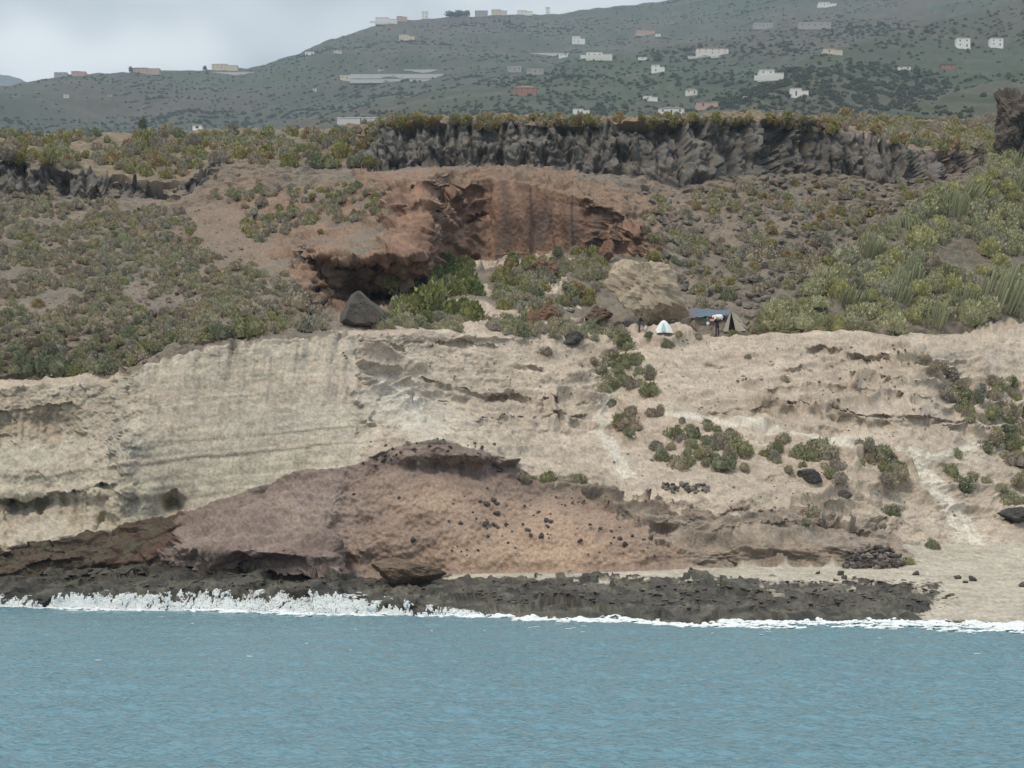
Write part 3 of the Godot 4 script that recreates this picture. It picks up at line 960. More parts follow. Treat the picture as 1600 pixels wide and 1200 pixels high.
func build_hills() -> void:
	hill_sheet("far_hill", [[-240, 112, 6500], [0, 117, 6500], [30, 123, 6500], [50, 133, 6500], [90, 150, 6500], [200, 190, 6500], [1840, 230, 6500]], [[-240, 260, 5200], [1840, 290, 5200]], 0.3, 3.0)
	hill_sheet("mountain", [[-240, 142, 2500], [0, 138, 2500], [55, 129, 2550], [110, 120, 2600], [200, 115, 2700], [270, 111, 2800], [350, 110, 2900], [400, 105, 3000], [450, 92, 3100], [520, 64, 3200], [560, 50, 3300], [600, 39, 3300], [680, 30, 3400], [770, 26, 3400], [860, 24, 3500], [930, 14, 3500], [1030, 2, 3500], [1200, -30, 3500], [1500, -90, 3600], [1840, -140, 3700]], [[-240, 290, 1200], [1840, 290, 1300]], 1.0, 11.0)
	hill_sheet("middle_hill", [[-240, 260, 1500], [300, 225, 1500], [400, 205, 1550], [560, 172, 1700], [700, 142, 1850], [850, 110, 2000], [1000, 80, 2150], [1150, 58, 2250], [1300, 34, 2350], [1500, 2, 2500], [1840, -60, 2700]], [[-240, 330, 1000], [1840, 300, 1050]], 0.6, 23.0)
	hill_sheet("near_hill", [[-240, 330, 1100], [900, 235, 1150], [1000, 200, 1200], [1080, 170, 1300], [1180, 128, 1450], [1300, 82, 1600], [1450, 40, 1800], [1600, 0, 1950], [1840, -60, 2100]], [[-240, 380, 850], [1840, 330, 850]], 0.5, 37.0)
	hill_sheet("spur_hill", [[-240, 360, 900], [1200, 240, 930], [1310, 195, 960], [1400, 172, 1020], [1500, 143, 1100], [1600, 108, 1180], [1840, 30, 1350]], [[-240, 420, 780], [1840, 330, 760]], 0.35, 51.0)
	# woodland and scrub over the slopes: far too much of it to count
	var clump := shrub_mesh(901, 1.0, 0.8, 90, 0.42, [Vector3(.042, .052, .028), Vector3(.064, .072, .040)], 0.8)
	var where := []
	var r := RandomNumberGenerator.new()
	r.seed = 77
	for k in hill_sheets.size():
		var h: Dictionary = hill_sheets[k]
		var tries: int = [600, 42000, 36000, 30000, 18000][k]
		for i in tries:
			var c := r.randi_range(0, h.nc - 1)
			var q := r.randi_range(2, 64)
			var p: Vector3 = h.p[q * h.nc + c]
			var py: float = h.py[q * h.nc + c]
			if py > 215.0 or py < -60.0:
				continue
			var dens := n_big.get_noise_3d(p.x * 0.003, p.y * 0.008, p.z * 0.002)
			if r.randf() > clampf(0.35 + dens * 1.1, 0.05, 0.5):
				continue
			var s := r.randf_range(0.9, 2.7) * (1.5 if dens > 0.25 else 1.0) * (2.6 if k == 0 else 1.0)
			where.append([p, s, s * r.randf_range(0.6, 1.1)])
	scatter_mass("hillside_shrubbery", clump, where, "dark scrub and low trees over the far hillsides", "shrubbery", 0.3)

func tilted(up: Vector3, turn: float, wide: float, tall: float) -> Basis:
	return Basis(Quaternion(Vector3.UP, up)) * Basis(Vector3.UP, turn) * Basis.from_scale(Vector3(wide, tall, wide))

func scatter_mass(called: String, mesh: Mesh, where: Array, label: String, category: String, vary: float) -> void:
	if where.is_empty():
		return
	var mm := MultiMesh.new()
	mm.transform_format = MultiMesh.TRANSFORM_3D
	mm.use_colors = true
	mm.mesh = mesh
	mm.instance_count = where.size()
	var r := RandomNumberGenerator.new()
	r.seed = 5
	for i in where.size():
		var w: Array = where[i]
		var b := tilted(w[3] if w.size() > 3 else Vector3.UP, r.randf() * TAU, w[1], w[2])
		mm.set_instance_transform(i, Transform3D(b, w[0]))
		var v := 1.0 + r.randf_range(-vary, vary)
		mm.set_instance_color(i, Color(v * r.randf_range(0.92, 1.08), v, v * r.randf_range(0.9, 1.05)))
	var o := MultiMeshInstance3D.new()
	o.multimesh = mm
	o.material_override = vertex_paint(1.0)
	o.name = numbered(called)
	add_child(o)
	tag(o, label, category)
	o.set_meta("kind", "stuff")

# ------------------------------------------------------------------ sea
func wave(x: float, z: float) -> float:
	var h := n_mid.get_noise_2d(x * 0.09 + 5.0, z * 0.15) * 0.13
	h += n_mid.get_noise_2d(x * 0.75 - z * 0.15, z * 1.0 + 30.0) * 0.09
	h += n_fine.get_noise_2d(x * 2.6 + z * 0.5, z * 3.2) * 0.036
	return h

func build_sea() -> void:
	var xs := PackedFloat32Array()
	var zs := PackedFloat32Array()
	for v in [-900.0, -500.0, -250.0, -120.0, -80.0, -60.0]:
		xs.append(v)
	var x := -50.0
	while x <= 50.0:
		xs.append(x)
		x += 0.15
	for v in [60.0, 80.0, 120.0, 250.0, 500.0, 900.0]:
		xs.append(v)
	for v in [700.0, 300.0, 120.0, 40.0, 10.0, -5.0]:
		zs.append(v)
	var z := -14.0
	while z > -130.0:
		zs.append(z)
		z -= 0.14 + (-z) * 0.0016
	var nc := xs.size()
	var nr := zs.size()
	var p := PackedVector3Array()
	p.resize(nc * nr)
	for q in nr:
		for c in nc:
			var wx := xs[c]
			var wz := zs[q]
			p[q * nc + c] = Vector3(wx, wave(wx, wz) if absf(wx) < 130.0 else 0.0, wz)
	var mesh := ArrayMesh.new()
	mesh.add_surface_from_arrays(Mesh.PRIMITIVE_TRIANGLES, grid_arrays(p, PackedColorArray(), nc, nr))
	var m := StandardMaterial3D.new()
	m.albedo_color = lin(.11, .242, .298)
	m.roughness = 0.2
	m.metallic_specular = 0.5
	var nt := NoiseTexture2D.new()
	var fn := FastNoiseLite.new()
	fn.frequency = 0.02
	fn.fractal_octaves = 4
	nt.noise = fn
	nt.width = 512
	nt.height = 512
	nt.seamless = true
	nt.as_normal_map = true
	nt.bump_strength = 10.0
	m.normal_enabled = true
	m.normal_texture = nt
	m.normal_scale = 1.0
	m.uv1_triplanar = true
	m.uv1_world_triplanar = true
	m.uv1_scale = Vector3(0.35, 0.35, 0.35)
	piece("sea_water", mesh, m, self).set_meta("kind", "structure")

# white water: strands pouring over the ledge, froth below it and along the shore
func build_surf() -> void:
	var st := SurfaceTool.new()
	st.begin(Mesh.PRIMITIVE_TRIANGLES)
	var ring := []
	for q in 5:
		for c in 6:
			var th := PI * q / 4.0
			var ph := TAU * c / 6.0
			ring.append(Vector3(sin(th) * cos(ph), cos(th), sin(th) * sin(ph)))
	for q in 4:
		for c in 6:
			for j in [[q, c], [q, c + 1], [q + 1, c], [q, c + 1], [q + 1, c + 1], [q + 1, c]]:
				st.add_vertex(ring[j[0] * 6 + j[1] % 6])
	st.generate_normals()
	var blob := st.commit()
	var r := RandomNumberGenerator.new()
	r.seed = 19
	var xf: Array[Transform3D] = []
	var tops := [[-160, 926], [20, 927], [60, 930], [110, 924], [150, 919], [300, 919], [400, 921], [500, 921], [560, 925], [600, 931], [640, 937], [700, 949], [800, 960], [1000, 968], [1100, 972], [1300, 968], [1450, 971], [1600, 977], [1760, 981]]
	for q in range(4, grid_rows - 1):
		if span_rows[q] > 2:
			break
		for c in grid_cols - 1:
			var px := grid_x0 + c * STEP
			var i := q * grid_cols + c
			var py := grid_py[i]
			var lim := curve_at(tops, px, 1)
			var p := grid_p[i]
			if py < lim or p.y < -0.05:
				continue
			var depth := clampf((py - lim) / 22.0, 0.0, 1.0)
			var streak := n_mid.get_noise_3d(p.x * 0.8, p.y * 1.2, p.z * 0.3) * 0.55 + n_fine.get_noise_3d(p.x * 3.4, p.y * 0.9, p.z * 0.9) * 0.5 + n_mid.get_noise_2d(p.x * 0.12, 40.0) * 0.4
			for k in 6:
				if streak + depth * 0.66 + r.randf_range(-0.15, 0.15) < 0.34:
					continue
				if span_rows[q] == 2:
					if r.randf() < 0.5:
						xf.append(Transform3D(Basis(Vector3.UP, r.randf() * TAU) * Basis.from_scale(Vector3(r.randf_range(0.06, 0.2), 0.02, r.randf_range(0.04, 0.1))), p + Vector3(r.randf_range(-0.06, 0.06), 0.015, r.randf_range(-0.1, 0.1))))
					continue
				var w := r.randf_range(0.02, 0.055)
				var tall := r.randf_range(0.03, 0.13)
				var b := Basis(Vector3.RIGHT, r.randf_range(-0.3, 0.3)) * Basis(Vector3.BACK, r.randf_range(-0.18, 0.18)) * Basis.from_scale(Vector3(w, tall, w))
				xf.append(Transform3D(b, p + Vector3(r.randf_range(-0.06, 0.06), r.randf_range(-0.05, 0.03) - tall * 0.7, r.randf_range(0.02, 0.12))))
	var shore := []
	for s in terrain_rows()[1]:
		shore.append([s[0], s[2]])
	for n in 30000:
		var px := r.randf_range(-150.0, 1750.0)
		var far := clampf((px - 950.0) / 250.0, 0.0, 1.0)
		var wide := 3.0 + 5.0 * far + 2.0 * n_mid.get_noise_2d(px * 0.01, 3.0)
		var t := pow(r.randf(), 1.6)
		var d := curve_at(shore, px, 1) + 1.4 - t * wide
		var x := (px - 800.0) / FOCAL * d
		var lace := n_mid.get_noise_2d(x * 0.5, d * 0.9) + n_fine.get_noise_2d(x * 1.6, d * 2.2) * 0.5
		if lace < t * 0.9 - 0.45:
			continue
		var w := r.randf_range(0.05, 0.16)
		var tall := r.randf_range(0.02, 0.06) + 0.09 * maxf(0.0, lace) * (1.0 - t)
		xf.append(Transform3D(Basis(Vector3.UP, r.randf() * TAU) * Basis.from_scale(Vector3(w * 1.6, tall, w)), Vector3(x, wave(x, -d) + 0.02 + maxf(0.0, 0.14 * (lace + 0.2)) * (1.0 - t) * r.randf(), -d)))
	# scattered flecks left on the water
	for n in 160:
		var d := r.randf_range(60.0, 112.0)
		var x := r.randf_range(-0.32, 0.32) * d
		if n_mid.get_noise_2d(x * 0.05, d * 0.05) + r.randf() * 0.4 < 0.36:
			continue
		xf.append(Transform3D(Basis.from_scale(Vector3(r.randf_range(0.05, 0.22), 0.012, r.randf_range(0.03, 0.08))), Vector3(x, wave(x, -d) + 0.01, -d)))
	var mm := MultiMesh.new()
	mm.transform_format = MultiMesh.TRANSFORM_3D
	mm.mesh = blob
	mm.instance_count = xf.size()
	for i in xf.size():
		mm.set_instance_transform(i, xf[i])
	var o := MultiMeshInstance3D.new()
	o.multimesh = mm
	o.material_override = paint(.76, .79, .80, 0.9)
	o.name = "surf_foam"
	add_child(o)
	tag(o, "white surf pouring over the dark rock ledge and along the shore", "surf")
	o.set_meta("kind", "stuff")

# ------------------------------------------------------------------ rocks
func rock_mesh(sd: int, seg: int, rough: float, tones: Array, planes := 13, flat := true, cuts := []) -> ArrayMesh:
	var r := RandomNumberGenerator.new()
	r.seed = sd
	var ns := []
	for i in planes:
		var v := Vector3(r.randfn(), r.randfn(), r.randfn()).normalized()
		ns.append([v, r.randf_range(0.5, 0.85)])
	for q in cuts:
		ns.append([Vector3(q[0], q[1], q[2]).normalized(), q[3]])
	var nr := int(seg * 0.6) + 2
	var pts := []
	var cl := []
	for q in nr + 1:
		var th := PI * q / nr
		for c in seg:
			var ph := TAU * c / seg
			var d := Vector3(sin(th) * cos(ph), cos(th), sin(th) * sin(ph))
			var rad := 1.15
			for n in ns:
				var k := d.dot(n[0])
				if k > 0.05:
					rad = minf(rad, n[1] / k)
			rad *= 1.0 + rough * n_mid.get_noise_3d(d.x * 1.7 + sd, d.y * 1.7, d.z * 1.7) + rough * 0.4 * n_fine.get_noise_3d(d.x * 5.0, d.y * 5.0 + sd, d.z * 5.0)
			pts.append(d * rad)
			var t := clampf(0.5 + n_mid.get_noise_3d(d.x * 2.0, d.y * 2.0, d.z * 2.0 + sd), 0.0, 1.0)
			var col: Vector3 = tones[0].lerp(tones[1], t) * (1.0 + 0.2 * n_fine.get_noise_3d(d.x * 9.0, d.y * 9.0, d.z * 9.0))
			cl.append(Color(col.x, col.y, col.z))
	var lo: Vector3 = pts[0]
	var hi: Vector3 = pts[0]
	for v in pts:
		lo = lo.min(v)
		hi = hi.max(v)
	for i in pts.size():
		pts[i] = (pts[i] - (lo + hi) * 0.5) / ((hi - lo) * 0.5)
	var st := SurfaceTool.new()
	st.begin(Mesh.PRIMITIVE_TRIANGLES)
	st.set_smooth_group(-1 if flat else 0)
	for q in nr:
		for c in seg:
			var a := q * seg + c
			var b := q * seg + (c + 1) % seg
			for j in [a, b, a + seg, b, b + seg, a + seg]:
				st.set_color(cl[j])
				st.add_vertex(pts[j])
	st.generate_normals()
	if not flat:
		st.index()
	return st.commit()

var stone_meshes := {}
func stones_of(kind: String) -> Array:
	if stone_meshes.has(kind):
		return stone_meshes[kind]
	var t: Array = {
		"dark": [Vector3(.055, .05, .047), Vector3(.10, .09, .082)],
		"wet brown": [Vector3(.07, .06, .047), Vector3(.13, .113, .088)],
		"grey": [Vector3(.14, .125, .11), Vector3(.22, .195, .17)],
		"red": [Vector3(.24, .13, .085), Vector3(.17, .11, .085)],
		"pale": [Vector3(.52, .45, .37), Vector3(.42, .35, .28)],
		"brown": [Vector3(.15, .115, .09), Vector3(.22, .17, .13)],
	}[kind]
	var out := []
	for i in 6:
		out.append(rock_mesh(300 + i * 7 + kind.hash() % 50, 9, 0.18, t, 9))
	stone_meshes[kind] = out
	return out

func stone_at(parent: Node, called: String, kind: String, p: Vector3, w: float, h: float, sink := 0.25) -> MeshInstance3D:
	var ms := stones_of(kind)
	var o := piece(called, ms[rng.randi() % ms.size()], vertex_paint(0.95), parent)
	o.scale = Vector3(w * 0.5, h * 0.5, w * 0.5 * rng.randf_range(0.75, 1.1))
	o.rotation = Vector3(rng.randf_range(-0.3, 0.3), rng.randf() * TAU, rng.randf_range(-0.3, 0.3))
	o.position = p + Vector3(0, h * (0.5 - sink), 0)
	return o

# a boulder given by the box it fills in the frame
func boulder(x0: float, x1: float, y0: float, y1: float, kind_tones: Array, sd: int, label: String, depth_ratio := 0.8, planes := 12, rough := 0.22, tilt := 0.0, group := "", cuts := []) -> MeshInstance3D:
	var g := ground((x0 + x1) * 0.5, y1)
	var m := -g.z / FOCAL
	var w := (x1 - x0) * m
	var h := (y1 - y0) * m
	var o := piece("boulder", rock_mesh(sd, 52, rough, kind_tones, planes, true, cuts), rock_paint(0.95), self)
	o.scale = Vector3(w * 0.5, h * 0.56, w * 0.5 * depth_ratio)
	o.rotation.z = tilt
	var c := at((x0 + x1) * 0.5, (y0 + y1) * 0.5, -g.z + w * 0.3 * depth_ratio)
	o.position = c
	tag(o, label, "boulder", group)
	return o

func build_boulders() -> void:
	var dark := [Vector3(.075, .066, .058), Vector3(.13, .115, .10)]
	var red := [Vector3(.26, .135, .085), Vector3(.17, .11, .085)]
	var brown := [Vector3(.13, .095, .07), Vector3(.20, .14, .10)]
	var black := [Vector3(.045, .043, .042), Vector3(.085, .08, .076)]
	boulder(530, 604, 458, 512, dark, 3, "huge dark grey angular boulder fallen at the cave mouth", 0.8, 3, 0.1, 0.0, "", [[-0.9, 0.35, 0.3, 0.5], [0.75, 0.65, 0.2, 0.45], [0.1, 0.1, 1, 0.5], [-0.2, 1, 0.1, 0.8], [1, 0, 0, 0.95]])
	boulder(828, 876, 406, 437, red, 14, "tilted red boulder among shrubs below the red cliff", 0.8, 9, 0.2, -0.4)
	boulder(838, 874, 478, 502, red, 21, "rusty red rounded boulder above the gravel near the grey stones", 0.8)
	boulder(822, 846, 488, 511, red, 25, "small rusty boulder leaning on a larger rusty boulder", 0.8)
	boulder(912, 958, 478, 508, [Vector3(.20, .12, .085), Vector3(.15, .12, .10)], 31, "broad reddish brown boulder at the foot of the pale outcrop", 0.9)
	boulder(866, 912, 518, 540, black, 37, "black rounded boulder on the edge of the pale slope", 0.9)
	boulder(577, 698, 873, 916, brown, 43, "long flat brown slab boulder on the wave-cut shelf", 0.6, 14, 0.12)
	boulder(1246, 1284, 733, 756, black, 47, "black angular boulder beside a green bush on the slope", 0.8, 8, 0.15)
	boulder(1308, 1332, 765, 780, [Vector3(.10, .085, .075), Vector3(.16, .14, .12)], 52, "grey brown block on bare ground below the black boulder", 0.8, 8, 0.15)
	boulder(1558, 1640, 793, 824, black, 57, "wide dark boulder under the bushes beside the footpath", 0.8, 10, 0.2)
	boulder(-40, 18, 846, 872, [Vector3(.40, .32, .22), Vector3(.34, .26, .18)], 61, "rounded buff boulder at the foot of the undercut cliff", 0.8)
	boulder(545, 562, 336, 349, [Vector3(.24, .23, .20), Vector3(.30, .28, .24)], 63, "pale grey rock lying on the red slope", 0.9)
	boulder(935, 960, 375, 412, red, 65, "red rock stump standing by the corner of the red cliff", 0.8)
	# pale outcrop behind the camp
	var o := boulder(942, 1078, 410, 512, [Vector3(.45, .37, .28), Vector3(.39, .31, .235)], 71, "large pale sandstone outcrop with a flat face behind the tents", 0.75, 5, 0.24, 0.0, "", [[-1, 0.22, 0.1, 0.85], [1, 0.45, 0.1, 0.72], [0.05, 0.2, 1, 0.45], [0.1, 1, 0.1, 0.5], [-0.5, 0.8, 0.3, 0.66], [0.55, 0.8, 0.4, 0.62], [0.5, 0.1, 0.9, 0.6], [-0.5, 0.1, 0.9, 0.6]])
	o.name = "rock_outcrop"
	o.set_meta("category", "outcrop")
	# dark crag on the spur
	for b in [[1552, 1620, 140, 205, 81, "dark rock crag rising from the top of the green spur"], [1548, 1600, 185, 246, 83, "brown weathered crag block under the topmost crag"], [1585, 1660, 175, 250, 87, "dark crag block behind the brown crag block"]]:
		var d := 207.0
		var m: float = d / FOCAL
		var w: float = (b[1] - b[0]) * m
		var h: float = (b[3] - b[2]) * m
		var c := piece("crag", rock_mesh(b[4], 52, 0.35, [Vector3(.085, .072, .062), Vector3(.16, .125, .10)], 9), rock_paint(0.95), self)
		c.scale = Vector3(w * 0.5, h * 0.56, w * 0.45)
		c.position = at((b[0] + b[1]) * 0.5, (b[2] + b[3]) * 0.5, d)
		tag(c, b[5], "crag")
	# black lava stones set in the orange rock
	var host: Node = kind_nodes.get(ORANGE, self)
	var spots := [[775, 782, 10], [754, 786, 7], [764, 789, 11], [780, 789, 9], [779, 805, 12], [762, 818, 8], [772, 822, 10], [779, 825, 7], [758, 822, 8], [792, 820, 8], [820, 820, 6], [825, 830, 10], [848, 838, 13], [855, 815, 10], [862, 816, 8], [856, 824, 9], [830, 838, 7], [720, 820, 8], [645, 845, 11], [764, 840, 8], [969, 844, 9], [977, 852, 11], [988, 838, 8], [1019, 843, 9], [938, 827, 7], [908, 848, 9], [922, 820, 6], [955, 832, 6], [1005, 845, 6], [555, 773, 6], [625, 780, 7], [704, 700, 8], [782, 738, 9], [765, 765, 5], [590, 718, 6], [604, 714, 7], [612, 720, 7], [622, 712, 6], [600, 722, 8]]
	for i in 70:
		spots.append([rng.randf_range(700, 1050), rng.randf_range(775, 875), rng.randf_range(2.5, 5.0)])
	for i in 40:
		spots.append([rng.randf_range(570, 780), rng.randf_range(690, 730), rng.randf_range(3.0, 7.0)])
	for s in spots:
		var g := ground(s[0], s[1])
		var w: float = s[2] * -g.z / FOCAL
		stone_at(host, "stone", "dark", g, w, w * rng.randf_range(0.7, 0.95), 0.4)
	# heap of lava stones above the beach, and a low stone ring on the slope
	for i in 130:
		var u := rng.randf_range(-1.0, 1.0)
		var v := rng.randf()
		var px := 1366.0 + u * 46.0
		var yy := 886.0 - v * 34.0 * sqrt(maxf(0.0, 1.0 - u * u))
		var g := ground(1366.0 + u * 46.0, 889.0)
		var d := -g.z + v * 2.0
		var w := rng.randf_range(0.28, 0.55)
		var o2 := stone_at(self, "heap_stone", "dark" if rng.randf() < 0.7 else "grey", at(px, yy, d), w, w * 0.75, 0.5)
		tag(o2, "lava stone in the dark heap above the beach", "stone", "stones of the heap above the beach")
	for i in 46:
		var px := rng.randf_range(1036, 1112)
		var g := ground(px, 764.0 + rng.randf_range(-5, 7))
		var w := rng.randf_range(0.25, 0.5)
		tag(stone_at(self, "ring_stone", "grey" if rng.randf() < 0.5 else "dark", g, w, w * 0.8), "grey stone in the low heap on the pale slope", "stone", "stones of the low heap on the pale slope")
	for s in [[986, 907, 8], [1000, 906, 9], [1012, 910, 12]]:
		var g := ground(s[0], s[1])
		var w: float = s[2] * -g.z / FOCAL
		tag(stone_at(self, "pale_stone", "pale", g, w, w * 0.8), "pale stone lying on the dark wave-cut shelf", "stone", "pale stones on the shelf")
	for s in [[1315, 900, 14], [1320, 905, 12], [1432, 899, 13], [1497, 905, 12], [1520, 908, 14], [1510, 912, 9], [1598, 918, 14], [1080, 893, 6], [1278, 898, 8]]:
		var g := ground(s[0], s[1])
		var w: float = s[2] * -g.z / FOCAL
		tag(stone_at(self, "beach_stone", "dark", g, w, w * 0.7), "dark stone resting on the pale beach sand", "stone", "dark stones on the beach")

# ------------------------------------------------------------------ plants
# a mound of short twigs with leaves, standing on y = 0, about 1 m in radius
func shrub_mesh(sd: int, wide: float, tall: float, blades: int, size: float, tones: Array, upright: float) -> ArrayMesh:
	var r := RandomNumberGenerator.new()
	r.seed = sd
	var st := SurfaceTool.new()
	st.begin(Mesh.PRIMITIVE_TRIANGLES)
	st.set_smooth_group(-1)
	var lobes := []
	for i in 5:
		var a := r.randf() * TAU
		var rr := r.randf_range(0.1, 0.5) * wide
		lobes.append([Vector3(cos(a) * rr, 0, sin(a) * rr), r.randf_range(0.5, 0.72), r.randf_range(0.75, 1.05)])
	# woody inside
	for lb in lobes:
		var c: Vector3 = lb[0]
		for q in 3:
			for k in 7:
				var ring := []
				for e in [[q, k], [q, k + 1], [q + 1, k], [q + 1, k + 1]]:
					var th: float = PI * 0.5 * e[0] / 3.0
					var ph: float = TAU * e[1] / 7.0
					ring.append(c + Vector3(cos(th) * cos(ph) * lb[1] * 0.8 * wide, sin(th) * lb[2] * tall * 0.82, cos(th) * sin(ph) * lb[1] * 0.8 * wide))
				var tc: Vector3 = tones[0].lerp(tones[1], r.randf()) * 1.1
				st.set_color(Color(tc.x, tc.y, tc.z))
				for j in [0, 2, 1, 1, 2, 3]:
					st.add_vertex(ring[j])
	for i in blades:
		var lb: Array = lobes[i % 5]
		var ph := r.randf() * TAU
		var sy := r.randf_range(-0.22, 1.0)
		var cy := sqrt(1.0 - sy * sy)
		var dir := Vector3(cos(ph) * cy, sy, sin(ph) * cy)
		var p: Vector3 = lb[0] + Vector3(dir.x * lb[1] * wide, dir.y * lb[2] * tall, dir.z * lb[1] * wide) * r.randf_range(0.78, 1.0)
		var out := (dir + Vector3.UP * upright + Vector3(r.randfn(), r.randfn(), r.randfn()) * 0.35).normalized()
		var side := out.cross(Vector3(r.randfn(), r.randfn(), r.randfn())).normalized()
		var len := size * r.randf_range(0.6, 1.3)
		var wd := len * r.randf_range(0.25, 0.5)
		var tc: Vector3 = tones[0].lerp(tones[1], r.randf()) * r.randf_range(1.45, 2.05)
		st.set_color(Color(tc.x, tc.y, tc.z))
		var tip := p + out * len
		var mid := p + out * len * 0.5
		for v in [p, mid + side * wd, tip, p, tip, mid - side * wd]:
			st.add_vertex(v)
	st.generate_normals()
	return st.commit()

# a clump of upright spurge columns
func cactus_mesh(sd: int) -> ArrayMesh:
	var r := RandomNumberGenerator.new()
	r.seed = sd
	var st := SurfaceTool.new()
	st.begin(Mesh.PRIMITIVE_TRIANGLES)
	st.set_smooth_group(-1)
	for i in 44:
		var a := r.randf() * TAU
		var rr := sqrt(r.randf()) * 0.9
		var c := Vector3(cos(a) * rr, -0.1, sin(a) * rr)
		var h := r.randf_range(0.7, 1.15) * (1.15 - rr * 0.35)
		var lean := Vector3(cos(a), 0, sin(a)) * rr * 0.12
		var th := r.randf_range(0.032, 0.05)
		var g := r.randf_range(0.8, 1.2)
		st.set_color(Color(.33 * g, .335 * g, .20 * g))
		var levels := [[0.0, 0.9], [0.15, 1.0], [0.9, 1.0], [1.0, 0.25]]
		for l in 3:
			for k in 5:
				var q := []
				for e in [[l, k], [l, k + 1], [l + 1, k], [l + 1, k + 1]]:
					var t: float = levels[e[0]][0]
					var w: float = levels[e[0]][1] * th
					var ph: float = TAU * e[1] / 5.0
					q.append(c + lean * (1.0 - (1.0 - t) * (1.0 - t)) + Vector3(cos(ph) * w, t * h + 0.1, sin(ph) * w))
				for j in [0, 2, 1, 1, 2, 3]:
					st.add_vertex(q[j])
	st.generate_normals()
	return st.commit()

var plant_meshes := {}
func plants_of(kind: String) -> Array:
	if plant_meshes.has(kind):
		return plant_meshes[kind]
	var out := []
	var k := 0
	match kind:
		"cushion":
			for t in [[Vector3(.178, .165, .112), Vector3(.245, .228, .158)], [Vector3(.20, .182, .132), Vector3(.265, .243, .18)], [Vector3(.165, .16, .10), Vector3(.235, .226, .145)], [Vector3(.20, .172, .125), Vector3(.265, .23, .168)], [Vector3(.175, .165, .132), Vector3(.24, .225, .18)]]:
				out.append(shrub_mesh(500 + k, 1.0, 0.72, 620, 0.17, t, 0.5))
				k += 1
		"green":
			for t in [[Vector3(.135, .14, .078), Vector3(.205, .205, .115)], [Vector3(.155, .155, .08), Vector3(.235, .228, .12)], [Vector3(.12, .13, .085), Vector3(.185, .19, .125)]]:
				out.append(shrub_mesh(540 + k, 1.0, 0.8, 560, 0.2, t, 0.6))
				k += 1
		"yellow":
			for t in [[Vector3(.18, .165, .075), Vector3(.26, .23, .10)], [Vector3(.165, .16, .075), Vector3(.24, .225, .105)], [Vector3(.20, .155, .085), Vector3(.26, .20, .11)]]:
				out.append(shrub_mesh(560 + k, 1.0, 0.7, 480, 0.22, t, 0.5))
				k += 1
		"sage":
			for t in [[Vector3(.215, .21, .125), Vector3(.295, .285, .175)], [Vector3(.235, .228, .112), Vector3(.32, .30, .155)], [Vector3(.205, .20, .142), Vector3(.275, .265, .19)], [Vector3(.185, .185, .108), Vector3(.265, .26, .15)]]:
				out.append(shrub_mesh(520 + k, 1.0, 0.72, 700, 0.16, t, 0.6))
				k += 1
		"dry":
			for t in [[Vector3(.19, .16, .12), Vector3(.25, .21, .16)], [Vector3(.175, .15, .125), Vector3(.235, .205, .17)]]:
				out.append(shrub_mesh(580 + k, 1.0, 0.7, 520, 0.2, t, 0.7))
				k += 1
		"leafy":
			for t in [[Vector3(.08, .105, .042), Vector3(.15, .165, .065)], [Vector3(.10, .115, .045), Vector3(.19, .185, .07)]]:
				out.append(shrub_mesh(600 + k, 1.0, 0.9, 760, 0.2, t, 0.3))
				k += 1
		"cactus":
			for i in 3:
				out.append(cactus_mesh(620 + i))
	plant_meshes[kind] = out
	return out

const SIZE_WORDS := ["small ", "", "broad "]
const TONE_WORDS := ["", "paler ", "deeper-toned ", "brown-tinged ", "dull "]
var plants := []      # every plant before it is built: kind, place, radius, height, label, group
func want(kind: String, px: float, py: float, radius: float, tall: float, label: String, group: String) -> void:
	var g := ground(px, py)
	plants.append([kind, g, radius, tall, label, group, radius / -g.z, last_up])

func zone(poly: Array, mix: Array, size: Vector2, place: String) -> void:
	var pv := PackedVector2Array()
	var lo := Vector2(1e9, 1e9)
	var hi := Vector2(-1e9, -1e9)
	for q in poly:
		var v := Vector2(q[0], q[1])
		pv.append(v)
		lo = lo.min(v)
		hi = hi.max(v)
	var words := {"cushion": "grey-green cushion shrub", "green": "fresh green rounded shrub", "yellow": "yellowish flowering shrub", "dry": "dry brown twiggy shrub", "leafy": "dense dark green leafy bush", "sage": "domed pale sage shrub", "cactus": "clump of upright pale spurge columns"}
	var taken := []
	for m in mix:
		var made := 0
		var tries := 0
		while made < m[1] and tries < m[1] * 14:
			tries += 1
			var v := Vector2(rng.randf_range(lo.x, hi.x), rng.randf_range(lo.y, hi.y))
			if not Geometry2D.is_point_in_polygon(v, pv):
				continue
			if v.x > 985.0 and v.x < 1175.0 and v.y > 498.0 and v.y < 536.0:   # the trodden camp ground
				continue
			var rad := rng.randf_range(size.x, size.y) * (0.75 if rng.randf() < 0.4 else 1.0)
			var g := ground(v.x, v.y)
			if n_big.get_noise_2d(g.x * 0.11 + 17.0, g.z * 0.07) + rng.randf_range(-0.12, 0.25) < -0.06:
				continue
			if rng.randf() < 0.07:
				rad *= 1.5
			var ok := true
			for t in taken:
				if absf(t[0].x - g.x) < 3.0 and t[0].distance_to(g) < (t[1] + rad) * 0.62:
					ok = false
					break
			if not ok:
				continue
			taken.append([g, rad])
			made += 1
			var kind: String = m[0]
			plants.append([kind, g, rad, rad * rng.randf_range(1.1, 1.6), words[kind] + " " + place, words[kind] + "s " + place, rad / -g.z, last_up])

